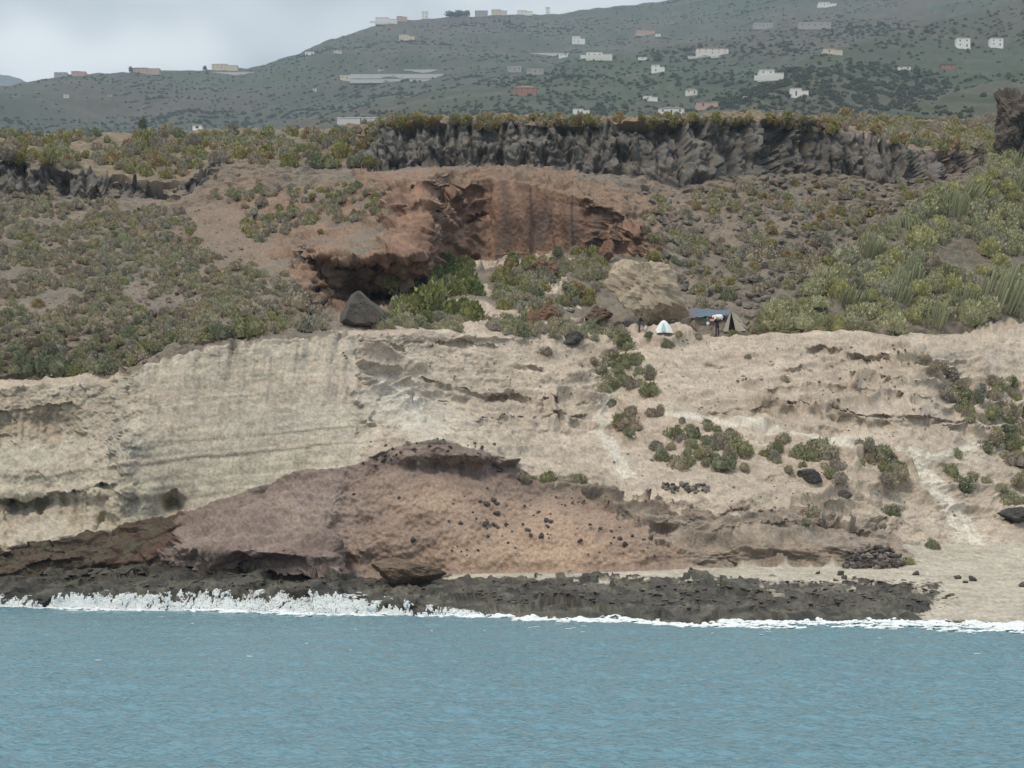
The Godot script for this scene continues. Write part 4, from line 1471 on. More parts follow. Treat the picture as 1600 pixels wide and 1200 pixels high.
func build_shrubs() -> void:
	zone([[-40, 300], [200, 322], [290, 330], [330, 400], [440, 420], [470, 480], [530, 508], [400, 522], [250, 548], [180, 584], [-40, 584]], [["cactus", 4], ["cushion", 720], ["dry", 280], ["green", 44], ["yellow", 40]], Vector2(0.38, 0.9), "on the stony slope above the pale cliff")
	zone([[-40, 214], [590, 205], [590, 262], [330, 262], [280, 280], [-40, 244]], [["yellow", 80], ["cushion", 100], ["green", 50], ["dry", 40]], Vector2(0.7, 1.5), "on the terrace above the broken dark ledge")
	zone([[560, 186], [1340, 184], [1310, 206], [1180, 196], [600, 200]], [["yellow", 80], ["cushion", 80], ["green", 24], ["dry", 50]], Vector2(0.45, 1.1), "along the rim of the basalt cliff")
	zone([[1310, 187], [1570, 187], [1560, 240], [1400, 226]], [["yellow", 60], ["cushion", 80], ["dry", 40], ["green", 15]], Vector2(0.8, 1.5), "on the flat plateau behind the basalt rim")
	zone([[1040, 300], [1300, 286], [1520, 280], [1330, 396], [1180, 486], [1100, 488], [1060, 450], [1000, 380]], [["cushion", 150], ["yellow", 50], ["dry", 70], ["green", 16]], Vector2(0.5, 1.2), "on the bouldery slope under the basalt cliff")
	zone([[1120, 520], [1180, 494], [1330, 402], [1450, 318], [1560, 250], [1660, 220], [1660, 492], [1500, 502], [1380, 516]], [["cactus", 18], ["sage", 285], ["green", 50], ["yellow", 24], ["cushion", 60], ["dry", 20]], Vector2(1.0, 2.1), "on the green spur beside the gully")
	zone([[620, 430], [690, 405], [740, 420], [745, 505], [610, 512]], [["leafy", 26], ["green", 8]], Vector2(0.9, 1.7), "in the thicket beside the cave")
	zone([[780, 420], [900, 392], [945, 400], [940, 460], [880, 505], [770, 480]], [["yellow", 26], ["cushion", 40], ["green", 26], ["leafy", 10]], Vector2(0.6, 1.3), "on the ground below the red cliff")
	zone([[500, 514], [720, 516], [940, 532], [1180, 534], [1400, 530], [1400, 508], [900, 508], [700, 498]], [["cushion", 90], ["green", 46], ["yellow", 10], ["dry", 40]], Vector2(0.45, 1.1), "along the bench at the top of the pale slope")
	zone([[-20, 590], [180, 585], [245, 552], [400, 526], [540, 514], [545, 505], [400, 515], [240, 540], [170, 575], [-20, 578]], [["green", 26], ["cushion", 16]], Vector2(0.7, 1.3), "along the edge of the pale cliff top")
	zone([[330, 300], [560, 288], [600, 330], [540, 370], [470, 360], [400, 380]], [["cushion", 60], ["green", 14], ["yellow", 26], ["dry", 20]], Vector2(0.4, 0.95), "on the bare red slope above the cave")
	zone([[920, 560], [1000, 560], [1040, 600], [1100, 650], [1180, 700], [1170, 742], [1060, 736], [990, 700], [950, 640]], [["cushion", 40], ["dry", 12], ["green", 22]], Vector2(0.5, 1.0), "in the dry gully down the pale slope")
	zone([[1190, 690], [1330, 690], [1420, 720], [1400, 755], [1280, 750], [1200, 745]], [["cushion", 14], ["green", 10], ["dry", 6]], Vector2(0.45, 0.9), "under the footpath on the pale slope")
	zone([[1470, 600], [1600, 600], [1660, 700], [1660, 800], [1560, 790], [1500, 740], [1540, 700]], [["green", 24], ["cushion", 30], ["dry", 8]], Vector2(0.6, 1.1), "in the gully beside the layered pale slope")
	zone([[1430, 560], [1480, 575], [1530, 650], [1500, 660]], [["cushion", 8], ["dry", 6]], Vector2(0.6, 1.0), "in the cleft of the pale slope")
	for s in [["dry", 980, 662, 1.2], ["cushion", 1225, 690, 0.8], ["cushion", 1290, 712, 2.0], ["green", 1260, 718, 1.2], ["cushion", 1375, 712, 1.2], ["cushion", 1400, 732, 1.0], ["green", 1130, 728, 1.1], ["green", 1155, 705, 1.1], ["cushion", 1375, 755, 0.9], ["green", 1298, 747, 0.7], ["cushion", 1495, 710, 0.55], ["green", 1490, 740, 0.9], ["green", 1506, 762, 1.1], ["cushion", 1545, 755, 0.8], ["cushion", 1580, 785, 1.1], ["cushion", 1275, 803, 0.9], ["green", 1395, 803, 0.8], ["green", 1460, 856, 0.75], ["cushion", 1228, 596, 0.55], ["dry", 1170, 560, 0.4], ["cushion", 905, 752, 0.7], ["green", 857, 750, 0.7], ["cushion", 820, 745, 0.6], ["green", 1258, 820, 0.5], ["green", 1420, 883, 0.6], ["green", 995, 566, 0.9], ["cushion", 940, 580, 0.9], ["cushion", 970, 600, 1.0], ["green", 1020, 612, 1.1], ["dry", 855, 550, 0.6], ["green", 1148, 530, 0.8], ["green", 972, 540, 1.3], ["green", 1045, 542, 0.8], ["cushion", 1062, 527, 0.5], ["cushion", 1092, 528, 0.55], ["green", 1018, 529, 0.5]]:
		want(s[0], s[1], s[2], s[3], s[3] * 1.15, {"dry": "dry brown", "cushion": "grey-green", "green": "green"}[s[0]] + " shrub standing alone on bare pale ground", "shrubs standing on bare pale ground")
	# the largest few hundred of each kind are plants of their own, the rest reads as one mass
	var by := {}
	for p in plants:
		if not by.has(p[0]):
			by[p[0]] = []
		by[p[0]].append(p)
	var names := {"cushion": "cushion_shrub", "green": "green_shrub", "yellow": "flowering_shrub", "dry": "dry_shrub", "leafy": "leafy_bush", "sage": "sage_shrub", "cactus": "spurge_clump"}
	var mat := vertex_paint(1.0)
	for kind in by:
		var list: Array = by[kind]
		list.sort_custom(func(a, b): return a[6] > b[6])
		var ms := plants_of(kind)
		var rest := []
		for i in list.size():
			var p: Array = list[i]
			if i < 290:
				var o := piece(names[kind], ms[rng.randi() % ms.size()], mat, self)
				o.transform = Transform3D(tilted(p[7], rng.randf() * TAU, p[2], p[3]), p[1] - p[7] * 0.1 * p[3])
				var vi: int = ms.find(o.mesh)
				var word: String = SIZE_WORDS[0 if p[2] < 0.75 else (1 if p[2] < 1.15 else 2)] + TONE_WORDS[vi % 5]
				tag(o, word + p[4], "bush" if kind == "leafy" else ("spurge" if kind == "cactus" else "shrub"), p[5])
			else:
				rest.append([p[1] - p[7] * 0.1 * p[3], p[2], p[3], p[7]])
		for v in ms.size():
			var part := []
			for i in range(v, rest.size(), ms.size()):
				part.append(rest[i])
			scatter_mass("distant_shrubbery", ms[v], part, "small " + {"cushion": "grey-green", "green": "green", "yellow": "yellow", "dry": "brown", "leafy": "leafy", "sage": "sage", "cactus": "spurge"}[kind] + " scrub scattered over slopes and plateau", "shrubbery", 0.15)

func build_scree() -> void:
	var zones := [
		[[[1000, 290], [1300, 280], [1480, 290], [1330, 396], [1180, 486], [1090, 486], [1040, 400]], 900, Vector2(0.3, 1.3), "grey", "grey block of scree on the slope under the basalt cliff"],
		[[[-40, 310], [330, 330], [470, 480], [400, 522], [180, 584], [-40, 584]], 900, Vector2(0.2, 0.7), "brown", "brown stone among the scrub above the pale cliff"],
		[[[870, 440], [940, 440], [930, 500], [840, 512], [780, 495]], 90, Vector2(0.2, 0.7), "grey", "grey stone in the rubble under the red cliff"],
		[[[1000, 530], [1400, 530], [1540, 690], [1400, 690], [1050, 640]], 260, Vector2(0.1, 0.35), "brown", "small brown stone on the layered pale slope"],
		[[[600, 520], [920, 525], [950, 640], [800, 640], [640, 560]], 160, Vector2(0.08, 0.3), "brown", "small brown stone on the bare pale slope"],
		[[[960, 700], [1180, 740], [1500, 780], [1500, 850], [1100, 790], [960, 760]], 160, Vector2(0.1, 0.35), "grey", "small grey stone on the lower pale slope"],
		[[[700, 905], [1450, 905], [1520, 950], [1200, 955], [760, 945]], 1500, Vector2(0.08, 0.45), "wet brown", "dark loose stone on the wave-cut shelf"],
		[[[20, 900], [280, 893], [560, 906], [690, 906], [690, 935], [540, 922], [100, 918]], 800, Vector2(0.08, 0.45), "wet brown", "dark loose slab on the wet ledge under the mauve rock"],
		[[[180, 575], [240, 548], [170, 590], [30, 585], [60, 575]], 90, Vector2(0.15, 0.45), "dark", "dark rubble stone at the cliff top"],
	]
	var all := []
	for z in zones:
		var pv := PackedVector2Array()
		var lo := Vector2(1e9, 1e9)
		var hi := -lo
		for q in z[0]:
			pv.append(Vector2(q[0], q[1]))
			lo = lo.min(pv[-1])
			hi = hi.max(pv[-1])
		for i in z[1]:
			var v := Vector2(rng.randf_range(lo.x, hi.x), rng.randf_range(lo.y, hi.y))
			if not Geometry2D.is_point_in_polygon(v, pv):
				continue
			var g := ground(v.x, v.y)
			var s: float = lerpf(z[2].x, z[2].y, pow(rng.randf(), 2.2))
			all.append([s / -g.z, g, s, z[3], z[4]])
	all.sort_custom(func(a, b): return a[0] > b[0])
	var rest := {}
	for i in all.size():
		var a: Array = all[i]
		if i < 290:
			tag(stone_at(self, "loose_stone", a[3], a[1], a[2], a[2] * (0.36 if a[3] == "wet brown" else 0.7)), ("big " if a[2] > 0.8 else ("middling " if a[2] > 0.5 else "small ")) + a[4].replace("small ", ""), "stone", a[4] + "s")
		else:
			if not rest.has(a[3]):
				rest[a[3]] = []
			rest[a[3]].append([a[1] - Vector3(0, a[2] * 0.05, 0), a[2] * 0.5, a[2] * (0.16 if a[3] == "wet brown" else 0.36)])
	for k in rest:
		scatter_mass("slope_rubble", stones_of(k)[0], rest[k], "small " + k + " rubble strewn over slopes and shelf", "rubble", 0.25)


# ------------------------------------------------------------------ the camp on the bench
func sheet(corners: Array, nu: int, nv: int, sag: float, ripple: float, sd: float) -> ArrayMesh:
	# corners: a b (first edge), c d (opposite edge), a cloth that sags and creases, two centimetres thick
	var st := SurfaceTool.new()
	st.begin(Mesh.PRIMITIVE_TRIANGLES)
	var nrm: Vector3 = (corners[1] - corners[0]).cross(corners[2] - corners[0]).normalized()
	var pts := []
	for v in nv + 1:
		for u in nu + 1:
			var a := float(u) / nu
			var b := float(v) / nv
			var p: Vector3 = corners[0].lerp(corners[1], a).lerp(corners[2].lerp(corners[3], a), b)
			p.y -= sag * 16.0 * a * (1 - a) * b * (1 - b)
			p += nrm * ripple * n_mid.get_noise_2d(a * 4.0 + sd, b * 4.0)
			pts.append(p)
	for side in 2:
		var off: Vector3 = nrm * (0.01 if side == 0 else -0.01)
		for v in nv:
			for u in nu:
				var i := v * (nu + 1) + u
				var q := [i, i + nu + 1, i + 1, i + 1, i + nu + 1, i + nu + 2]
				if side == 1:
					q.reverse()
				for j in q:
					st.add_vertex(pts[j] + off)
	st.generate_normals()
	return st.commit()

func pole(a: Vector3, b: Vector3, r: float) -> ArrayMesh:
	var st := SurfaceTool.new()
	st.begin(Mesh.PRIMITIVE_TRIANGLES)
	var ax := (b - a).normalized()
	var s1 := ax.cross(Vector3(0.3, 0.2, 0.9)).normalized()
	var s2 := ax.cross(s1)
	for k in 6:
		var p := (s1 * cos(TAU * k / 6) + s2 * sin(TAU * k / 6)) * r
		var q := (s1 * cos(TAU * (k + 1) / 6) + s2 * sin(TAU * (k + 1) / 6)) * r
		for v in [a + p, b + p, a + q, a + q, b + p, b + q]:
			st.add_vertex(v)
	st.generate_normals()
	return st.commit()

func lump(sd: int, rough: float, col: Vector3) -> ArrayMesh:
	return rock_mesh(sd, 16, rough, [col, col * 0.9], 6)

func build_camp() -> void:
	var white := paint(.78, .80, .80, 0.7)
	var tan := paint(.34, .30, .24)
	# shelter with a blue tarpaulin
	var g := ground(1112, 517)
	var d := -g.z
	var s := top("tarp_shelter", g)
	tag(s, "makeshift shelter with a sagging blue tarpaulin roof beside the tan tent", "shelter")
	var q := func(px: float, py: float, dd: float) -> Vector3: return at(px, py, d + dd) - g
	piece("roof_tarp", sheet([q.call(1086, 496, 0), q.call(1140, 492, 0), q.call(1089, 481, 3.0), q.call(1143, 486, 3.0)], 14, 8, 0.12, 0.16, 1.0), paint(.085, .12, .155, 0.5), s)
	piece("side_cloth", sheet([q.call(1077, 497, 1.0), q.call(1087, 497, 0.2), q.call(1078, 481, 2.2), q.call(1089, 481, 2.6)], 6, 6, 0.0, 0.12, 3.0), paint(.17, .145, .18), s)
	piece("wall_cloth", sheet([q.call(1071, 513, 0.4), q.call(1106, 515, 0.6), q.call(1086, 497, 0.6), q.call(1107, 496, 0.8)], 8, 8, 0.0, 0.14, 4.0), tan, s)
	piece("back_wall", sheet([q.call(1076, 512, 3.4), q.call(1146, 515, 3.2), q.call(1086, 484, 3.3), q.call(1142, 488, 3.3)], 8, 8, 0.0, 0.14, 4.0), tan, s)
	for e in [[1087, 496, 0.05], [1139, 492, 0.05], [1090, 482, 2.95], [1142, 487, 2.95]]:
		var tp: Vector3 = q.call(e[0], e[1], e[2])
		piece("pole", pole(Vector3(tp.x, -0.2, tp.z), tp, 0.03), paint(.16, .12, .08), s)
	# tan tent
	g = ground(1152, 519)
	d = -g.z
	var t := top("canvas_tent", g)
	tag(t, "low tan canvas ridge tent with a parted front flap", "tent")
	var f := func(px: float, py: float, dd: float) -> Vector3: return at(px, py, d + dd) - g
	piece("side_panel", sheet([f.call(1128, 518, 0.2), f.call(1128, 516, 3.2), f.call(1142, 488, 0.2), f.call(1150, 491, 3.2)], 8, 8, 0.0, 0.1, 5.0), tan, t)
	piece("side_panel", sheet([f.call(1168, 516, 0.0), f.call(1172, 514, 3.2), f.call(1142, 488, 0.2), f.call(1150, 491, 3.2)], 8, 8, 0.05, 0.12, 6.0), tan, t)
	piece("front_flap", sheet([f.call(1129, 518, 0.1), f.call(1138, 518, 0.0), f.call(1140, 490, 0.15), f.call(1142, 489, 0.1)], 4, 6, 0.0, 0.08, 7.0), paint(.38, .35, .29), t)
	piece("front_flap", sheet([f.call(1150, 518, -0.1), f.call(1167, 517, 0.0), f.call(1143, 489, 0.1), f.call(1144, 490, 0.15)], 4, 6, 0.0, 0.08, 8.0), paint(.38, .35, .29), t)
	piece("back_panel", sheet([f.call(1129, 516, 3.2), f.call(1171, 514, 3.2), f.call(1149, 491, 3.2), f.call(1151, 491, 3.2)], 6, 6, 0.0, 0.05, 9.0), tan, t)
	piece("tent_pole", pole(Vector3(f.call(1142, 489, 0.3).x, -0.2, f.call(1142, 489, 0.3).z), f.call(1142, 488, 0.3), 0.025), paint(.16, .12, .08), t)
	# white tent
	g = ground(1038, 515)
	d = -g.z
	var m := d / FOCAL
	var w := top("dome_tent", g - Vector3(0, 0.3, 0))
	tag(w, "small white dome tent with a pale blue door standing by the shrubs", "tent")
	var st := SurfaceTool.new()
	st.begin(Mesh.PRIMITIVE_TRIANGLES)
	st.set_smooth_group(-1)
	var rx := 16.0 * m
	var ht := 21.0 * m
	for a in 8:
		for b in 6:
			var pts := []
			for e in [[a, b], [a + 1, b], [a, b + 1], [a + 1, b + 1]]:
				var ph: float = TAU * e[0] / 8.0 + 0.4
				var th: float = PI * 0.5 * e[1] / 6.0
				var flat_top := lerpf(1.0 - sin(th), cos(th), 0.5)
				pts.append(Vector3(cos(ph) * rx * flat_top, sin(th) * ht - 0.1, sin(ph) * rx * 0.85 * flat_top))
			for j in [0, 2, 1, 1, 2, 3]:
				st.add_vertex(pts[j])
	st.generate_normals()
	piece("canopy", st.commit(), white, w)
	piece("door_panel", sheet([Vector3(-rx * 0.30, 0.0, rx * 0.88), Vector3(rx * 0.12, 0.0, rx * 0.9), Vector3(-rx * 0.16, ht * 0.62, rx * 0.72), Vector3(0.0, ht * 0.62, rx * 0.72)], 4, 6, 0.0, 0.03, 3.0), paint(.42, .60, .66), w)
	# things lying about
	var bags := [["fabric_bag", 1106.0, 503.0, 6.0, 8.0, Vector3(.03, .16, .09), "dark green bag hanging under the blue tarpaulin", "bag"], ["plastic_bag", 1106.5, 509.0, 6.0, 7.0, Vector3(.62, .68, .66), "white plastic bag under the dark green bag", "bag"], ["water_jug", 1073.5, 492.0, 5.0, 5.0, Vector3(.80, .80, .78), "white plastic jug on the rocks beside the blue tarpaulin", "jug"]]
	for b in bags:
		var gg := ground(b[1], b[2] + 4.0)
		var mm: float = (d - 0.3) / FOCAL
		var dep: float = d - 0.6
		if b[0] == "water_jug":
			gg = ground(b[1], 492.0)
			dep = -gg.z - 0.2
			mm = dep / FOCAL
		var o := top(b[0], at(b[1], b[2], dep))
		var body := piece("body", lump(int(b[1]), 0.15, b[5]), vertex_paint(0.7), o)
		body.scale = Vector3(b[3] * mm * 0.5, b[4] * mm * 0.5, b[3] * mm * 0.4)
		body.position.y = b[4] * mm * 0.5
		piece("handle" if b[0] != "water_jug" else "cap", pole(Vector3(0, b[4] * mm * 0.9, 0), Vector3(0.02, b[4] * mm * 1.2, 0), 0.04), vertex_paint(0.7) if b[0] == "none" else paint(b[5].x * 0.8, b[5].y * 0.8, b[5].z * 0.8), o)
		tag(o, b[6], b[7])
	var cloth := top("patterned_cloth", at(1112.5, 504.0, d - 0.6))
	tag(cloth, "small red and white patterned cloth hanging under the tarpaulin", "cloth")
	for k in 3:
		var y0 := k * 0.16
		piece("red_stripe" if k != 1 else "white_stripe", sheet([Vector3(-0.22, y0, 0), Vector3(0.2, y0, 0.02), Vector3(-0.21, y0 + 0.155, 0), Vector3(0.2, y0 + 0.155, 0.02)], 6, 2, 0.0, 0.05, k * 2.0), paint(.28, .03, .05) if k != 1 else paint(.6, .5, .5), cloth)

# ------------------------------------------------------------------ people
func person_mesh(bones: Array, groups: Array) -> ArrayMesh:
	# bones: [from, to, radius, radius, colour]; groups: [bone range start, end, cell size, blend]
	var st := SurfaceTool.new()
	st.begin(Mesh.PRIMITIVE_TRIANGLES)
	for gr in groups:
		var cs: float = gr[2]
		var lo := Vector3(1e9, 1e9, 1e9)
		var hi := -lo
		for b in range(gr[0], gr[1]):
			var bn: Array = bones[b]
			var rr := Vector3.ONE * (maxf(bn[2], bn[3]) + cs * 3.0)
			lo = lo.min(bn[0] - rr).min(bn[1] - rr)
			hi = hi.max(bn[0] + rr).max(bn[1] + rr)
		var n := Vector3i(((hi - lo) / cs).ceil()) + Vector3i.ONE
		var field := PackedFloat32Array()
		field.resize(n.x * n.y * n.z)
		field.fill(1.0)
		var who := PackedInt32Array()
		who.resize(field.size())
		var best := PackedFloat32Array()
		best.resize(field.size())
		best.fill(9.0)
		var kb: float = gr[3]
		for b in range(gr[0], gr[1]):
			var bn: Array = bones[b]
			var a: Vector3 = bn[0]
			var ab: Vector3 = bn[1] - a
			var l2 := maxf(ab.length_squared(), 1e-8)
			var rr := Vector3.ONE * (maxf(bn[2], bn[3]) + kb + cs * 2.0)
			var i0 := Vector3i((a.min(bn[1]) - rr - lo) / cs).clamp(Vector3i.ZERO, n - Vector3i.ONE)
			var i1 := Vector3i((a.max(bn[1]) + rr - lo) / cs).clamp(Vector3i.ZERO, n - Vector3i.ONE)
			for z in range(i0.z, i1.z + 1):
				for y in range(i0.y, i1.y + 1):
					for x in range(i0.x, i1.x + 1):
						var p := lo + Vector3(x, y, z) * cs
						var t := clampf((p - a).dot(ab) / l2, 0.0, 1.0)
						var dd: float = (p - a - ab * t).length() - lerpf(bn[2], bn[3], t)
						var i := (z * n.y + y) * n.x + x
						if dd < best[i]:
							best[i] = dd
							who[i] = b
						var f := field[i]
						var h := clampf(0.5 + 0.5 * (f - dd) / kb, 0.0, 1.0)
						field[i] = lerpf(f, dd, h) - kb * h * (1.0 - h)
		var vid := {}
		var vpos := []
		var vcol := []
		for z in n.z - 1:
			for y in n.y - 1:
				for x in n.x - 1:
					var i := (z * n.y + y) * n.x + x
					var cnt := 0
					var sum := Vector3.ZERO
					var c8 := []
					for k in 8:
						c8.append(field[i + (k & 1) + ((k >> 1) & 1) * n.x + ((k >> 2) & 1) * n.x * n.y])
					var neg := 0
					for k in 8:
						if c8[k] < 0.0:
							neg += 1
					if neg == 0 or neg == 8:
						continue
					for k in 8:
						for ax in [1, 2, 4]:
							if k & ax:
								continue
							var k2: int = k | ax
							var fa: float = c8[k]
							var fb: float = c8[k2]
							if (fa < 0.0) != (fb < 0.0):
								var t := fa / (fa - fb)
								sum += Vector3(k & 1, (k >> 1) & 1, (k >> 2) & 1).lerp(Vector3(k2 & 1, (k2 >> 1) & 1, (k2 >> 2) & 1), t)
								cnt += 1
					vid[i] = vpos.size()
					vpos.append(lo + (Vector3(x, y, z) + sum / cnt) * cs)
					vcol.append(bones[who[i]][4])
		for i in vid:
			var x: int = i % n.x
			var y: int = (i / n.x) % n.y
			var z: int = i / (n.x * n.y)
			if x == 0 or y == 0 or z == 0:
				continue
			var f0 := field[i]
			for ax in 3:
				var dx: int = [1, n.x, n.x * n.y][ax]
				var f1 := field[i + dx]
				if (f0 < 0.0) == (f1 < 0.0):
					continue
				var u: int = [n.x, n.x * n.y, 1][ax]
				var v: int = [n.x * n.y, 1, n.x][ax]
				var q := [i, i - u, i - u - v, i - v]
				var ok := true
				for j in q:
					if not vid.has(j):
						ok = false
				if not ok:
					continue
				var order := [0, 1, 2, 0, 2, 3] if f0 > 0.0 else [0, 2, 1, 0, 3, 2]
				for j in order:
					var id: int = vid[q[j]]
					st.set_color(vcol[id])
					st.add_vertex(vpos[id])
	st.generate_normals()
	st.index()
	return st.commit()

func hand_bones(wrist: Vector3, along: Vector3, across: Vector3, skin: Color) -> Array:
	var out := []
	var palm := wrist + along * 0.09
	var inward := along.cross(across).normalized()
	out.append([wrist, palm - across * 0.02, 0.028, 0.026, skin])
	out.append([wrist, palm + across * 0.02, 0.028, 0.026, skin])
	var lens := [0.075, 0.085, 0.08, 0.06]
	for k in 4:
		var root := palm + across * (0.033 - 0.022 * k)
		var mid: Vector3 = root + along * lens[k] * 0.5 + inward * 0.012
		out.append([root, mid, 0.0095, 0.009, skin])
		out.append([mid, mid + along * lens[k] * 0.4 + inward * 0.028, 0.009, 0.0075, skin])
	var tr := wrist + along * 0.035 + across * 0.035
	out.append([tr, tr + along * 0.04 + across * 0.022, 0.012, 0.01, skin])
	out.append([tr + along * 0.04 + across * 0.022, tr + along * 0.07 + across * 0.022 + inward * 0.015, 0.01, 0.008, skin])
	return out

func make_person(where: Vector3, turn: float, lean: float, arms: Array, top_col: Color, leg_col: Color, label: String) -> Node3D:
	# joints face +z; arms: [elbow, wrist] for each side relative to the shoulder
	var skin := Color(.36, .22, .15)
	var shoe := Color(.05, .045, .04)
	var hip := Vector3(0, 0.90, 0)
	var up := Vector3(0, cos(lean), sin(lean))
	var chest := hip + up * 0.36
	var neck := hip + up * 0.54
	var head_up := Vector3(0, cos(lean * 0.7), sin(lean * 0.7))
	var head := neck + head_up * 0.17
	var fwd := Vector3(0, -head_up.z, head_up.y)
	var bones := []
	bones.append([hip + Vector3(-0.06, 0, 0), hip + Vector3(0.06, 0, 0), 0.125, 0.125, leg_col])
	bones.append([hip + up * 0.08, chest, 0.125, 0.15, top_col])
	bones.append([chest + Vector3(-0.07, 0, 0), chest + Vector3(0.07, 0, 0), 0.125, 0.125, top_col])
	bones.append([chest + up * 0.08 + Vector3(-0.15, 0, 0), chest + up * 0.08 + Vector3(0.15, 0, 0), 0.075, 0.075, top_col])
	for s in [-1.0, 1.0]:
		var knee := Vector3(s * 0.11, 0.48, 0.05)
		var ankle := Vector3(s * 0.13, 0.09, -0.02)
		bones.append([hip + Vector3(s * 0.09, -0.03, 0), knee, 0.095, 0.062, leg_col])
		bones.append([knee, ankle, 0.062, 0.045, leg_col])
		bones.append([ankle + Vector3(0, -0.04, -0.03), ankle + Vector3(s * 0.02, -0.05, 0.16), 0.045, 0.036, shoe])
		var sh := chest + up * 0.08 + Vector3(s * 0.19, 0, 0)
		var arm: Array = arms[0 if s < 0 else 1]
		bones.append([sh, sh + arm[0], 0.058, 0.046, top_col])
		bones.append([sh + arm[0], sh + arm[1], 0.046, 0.032, top_col])
	bones.append([neck - up * 0.06, neck + head_up * 0.08, 0.055, 0.052, skin])
	var n_body := bones.size()
	bones.append([head + head_up * 0.02 - fwd * 0.02, head + head_up * 0.03 + fwd * 0.01, 0.095, 0.09, skin])
	bones.append([head - head_up * 0.05 + fwd * 0.03, head - head_up * 0.065 + fwd * 0.045, 0.06, 0.045, skin])
	bones.append([head + fwd * 0.09 + head_up * 0.01, head + fwd * 0.105 - head_up * 0.03, 0.012, 0.017, skin])
	bones.append([head + fwd * 0.088 - head_up * 0.065 - Vector3(0.02, 0, 0), head + fwd * 0.088 - head_up * 0.065 + Vector3(0.02, 0, 0), 0.01, 0.01, Color(.30, .12, .10)])
	for s in [-1.0, 1.0]:
		bones.append([head + Vector3(s * 0.093, 0, 0) + head_up * 0.02, head + Vector3(s * 0.093, 0, 0) - head_up * 0.03, 0.017, 0.013, skin])
		bones.append([head + Vector3(s * 0.034, 0, 0) + fwd * 0.083 + head_up * 0.012, head + Vector3(s * 0.034, 0, 0) + fwd * 0.086 + head_up * 0.012, 0.013, 0.013, Color(.05, .04, .04)])
	var n_head := bones.size()
	var groups := [[0, n_body, 0.026, 0.05], [n_body, n_head, 0.011, 0.02]]
	for s in [-1.0, 1.0]:
		var arm: Array = arms[0 if s < 0 else 1]
		var sh := chest + up * 0.08 + Vector3(s * 0.19, 0, 0)
		var dir: Vector3 = (arm[1] - arm[0]).normalized()
		var across := dir.cross(Vector3(s, 0.2, 0.1)).normalized()
		var a := bones.size()
		bones.append_array(hand_bones(sh + arm[1], dir, across, skin))
		groups.append([a, bones.size(), 0.007, 0.01])
	var o := top("person", where)
	o.rotation.y = turn
	piece("body", person_mesh(bones, groups), vertex_paint(0.9), o)
	var hair := []
	for k in 5:
		var a := (k - 2) * 0.5
		hair.append([head + head_up * 0.06 - fwd * 0.03 + Vector3(sin(a) * 0.03, 0, 0), head + head_up * (0.055 - absf(a) * 0.03) - fwd * (0.045 - absf(a) * 0.01) + Vector3(sin(a) * 0.055, 0, 0), 0.085, 0.08, Color(.02, .017, .015)])
	piece("hair", person_mesh(hair, [[0, 5, 0.012, 0.02]]), vertex_paint(0.8), o)
	tag(o, label, "person")
	return o

func build_people() -> void:
	var g := ground(1000, 522)
	var forward := [[Vector3(-0.03, -0.22, 0.16), Vector3(0.04, -0.40, 0.34)], [Vector3(0.03, -0.22, 0.16), Vector3(-0.04, -0.40, 0.34)]]
	make_person(g, PI * 0.42, 0.42, forward, Color(.022, .022, .035), Color(.05, .05, .06), "person in a dark jacket bending forward beside the white dome tent")
	var bag := top("white_sack", g + Vector3(0.62, 0.36, 0.12))
	tag(bag, "whitish sack held in front of the bending person", "sack")
	var body := piece("body", lump(91, 0.2, Vector3(.6, .62, .62)), vertex_paint(0.8), bag)
	body.scale = Vector3(0.15, 0.26, 0.14)
	piece("neck", pole(Vector3(0, 0.2, 0), Vector3(-0.02, 0.36, 0), 0.05), paint(.55, .57, .57), bag)
	g = ground(1121, 524)
	var raised := [[Vector3(-0.16, 0.10, 0.10), Vector3(-0.10, 0.36, 0.10)], [Vector3(0.16, 0.10, 0.10), Vector3(0.10, 0.36, 0.10)]]
	make_person(g, -0.3, 0.06, raised, Color(.025, .022, .025), Color(.03, .03, .045), "person in dark clothing standing under a white bundle by the shelter")
	var b2 := top("white_bundle", g + Vector3(0.02, 1.62, 0.0))
	tag(b2, "large white cloth bundle carried overhead by the standing person", "bundle")
	var bb := piece("body", lump(97, 0.25, Vector3(.80, .80, .78)), vertex_paint(0.8), b2)
	bb.scale = Vector3(0.56, 0.30, 0.40)
	bb.position.y = 0.12
	piece("fold", sheet([Vector3(-0.56, -0.14, 0.1), Vector3(-0.2, -0.12, 0.34), Vector3(-0.5, 0.16, 0.1), Vector3(-0.15, 0.3, 0.25)], 5, 5, 0.0, 0.1, 2.0), paint(.8, .8, .78), b2)

# ------------------------------------------------------------------ houses on the hills
func box(size: Vector3) -> BoxMesh:
	var b := BoxMesh.new()
	b.size = size
	return b

func hip_roof(w: float, d: float, h: float) -> ArrayMesh:
	var st := SurfaceTool.new()
	st.begin(Mesh.PRIMITIVE_TRIANGLES)
	st.set_smooth_group(-1)
	var a := Vector3(-w / 2, 0, d / 2)
	var b := Vector3(w / 2, 0, d / 2)
	var c := Vector3(w / 2, 0, -d / 2)
	var e := Vector3(-w / 2, 0, -d / 2)
	var inset := minf(w, d) * 0.45
	var r1 := Vector3(-w / 2 + inset, h, 0)
	var r2 := Vector3(w / 2 - inset, h, 0)
	for t in [[a, r1, b], [b, r1, r2], [b, r2, c], [c, r2, r1], [c, r1, e], [e, r1, a], [a, b, c], [a, c, e]]:
		for v in t:
			st.add_vertex(v)
	st.generate_normals()
	return st.commit()

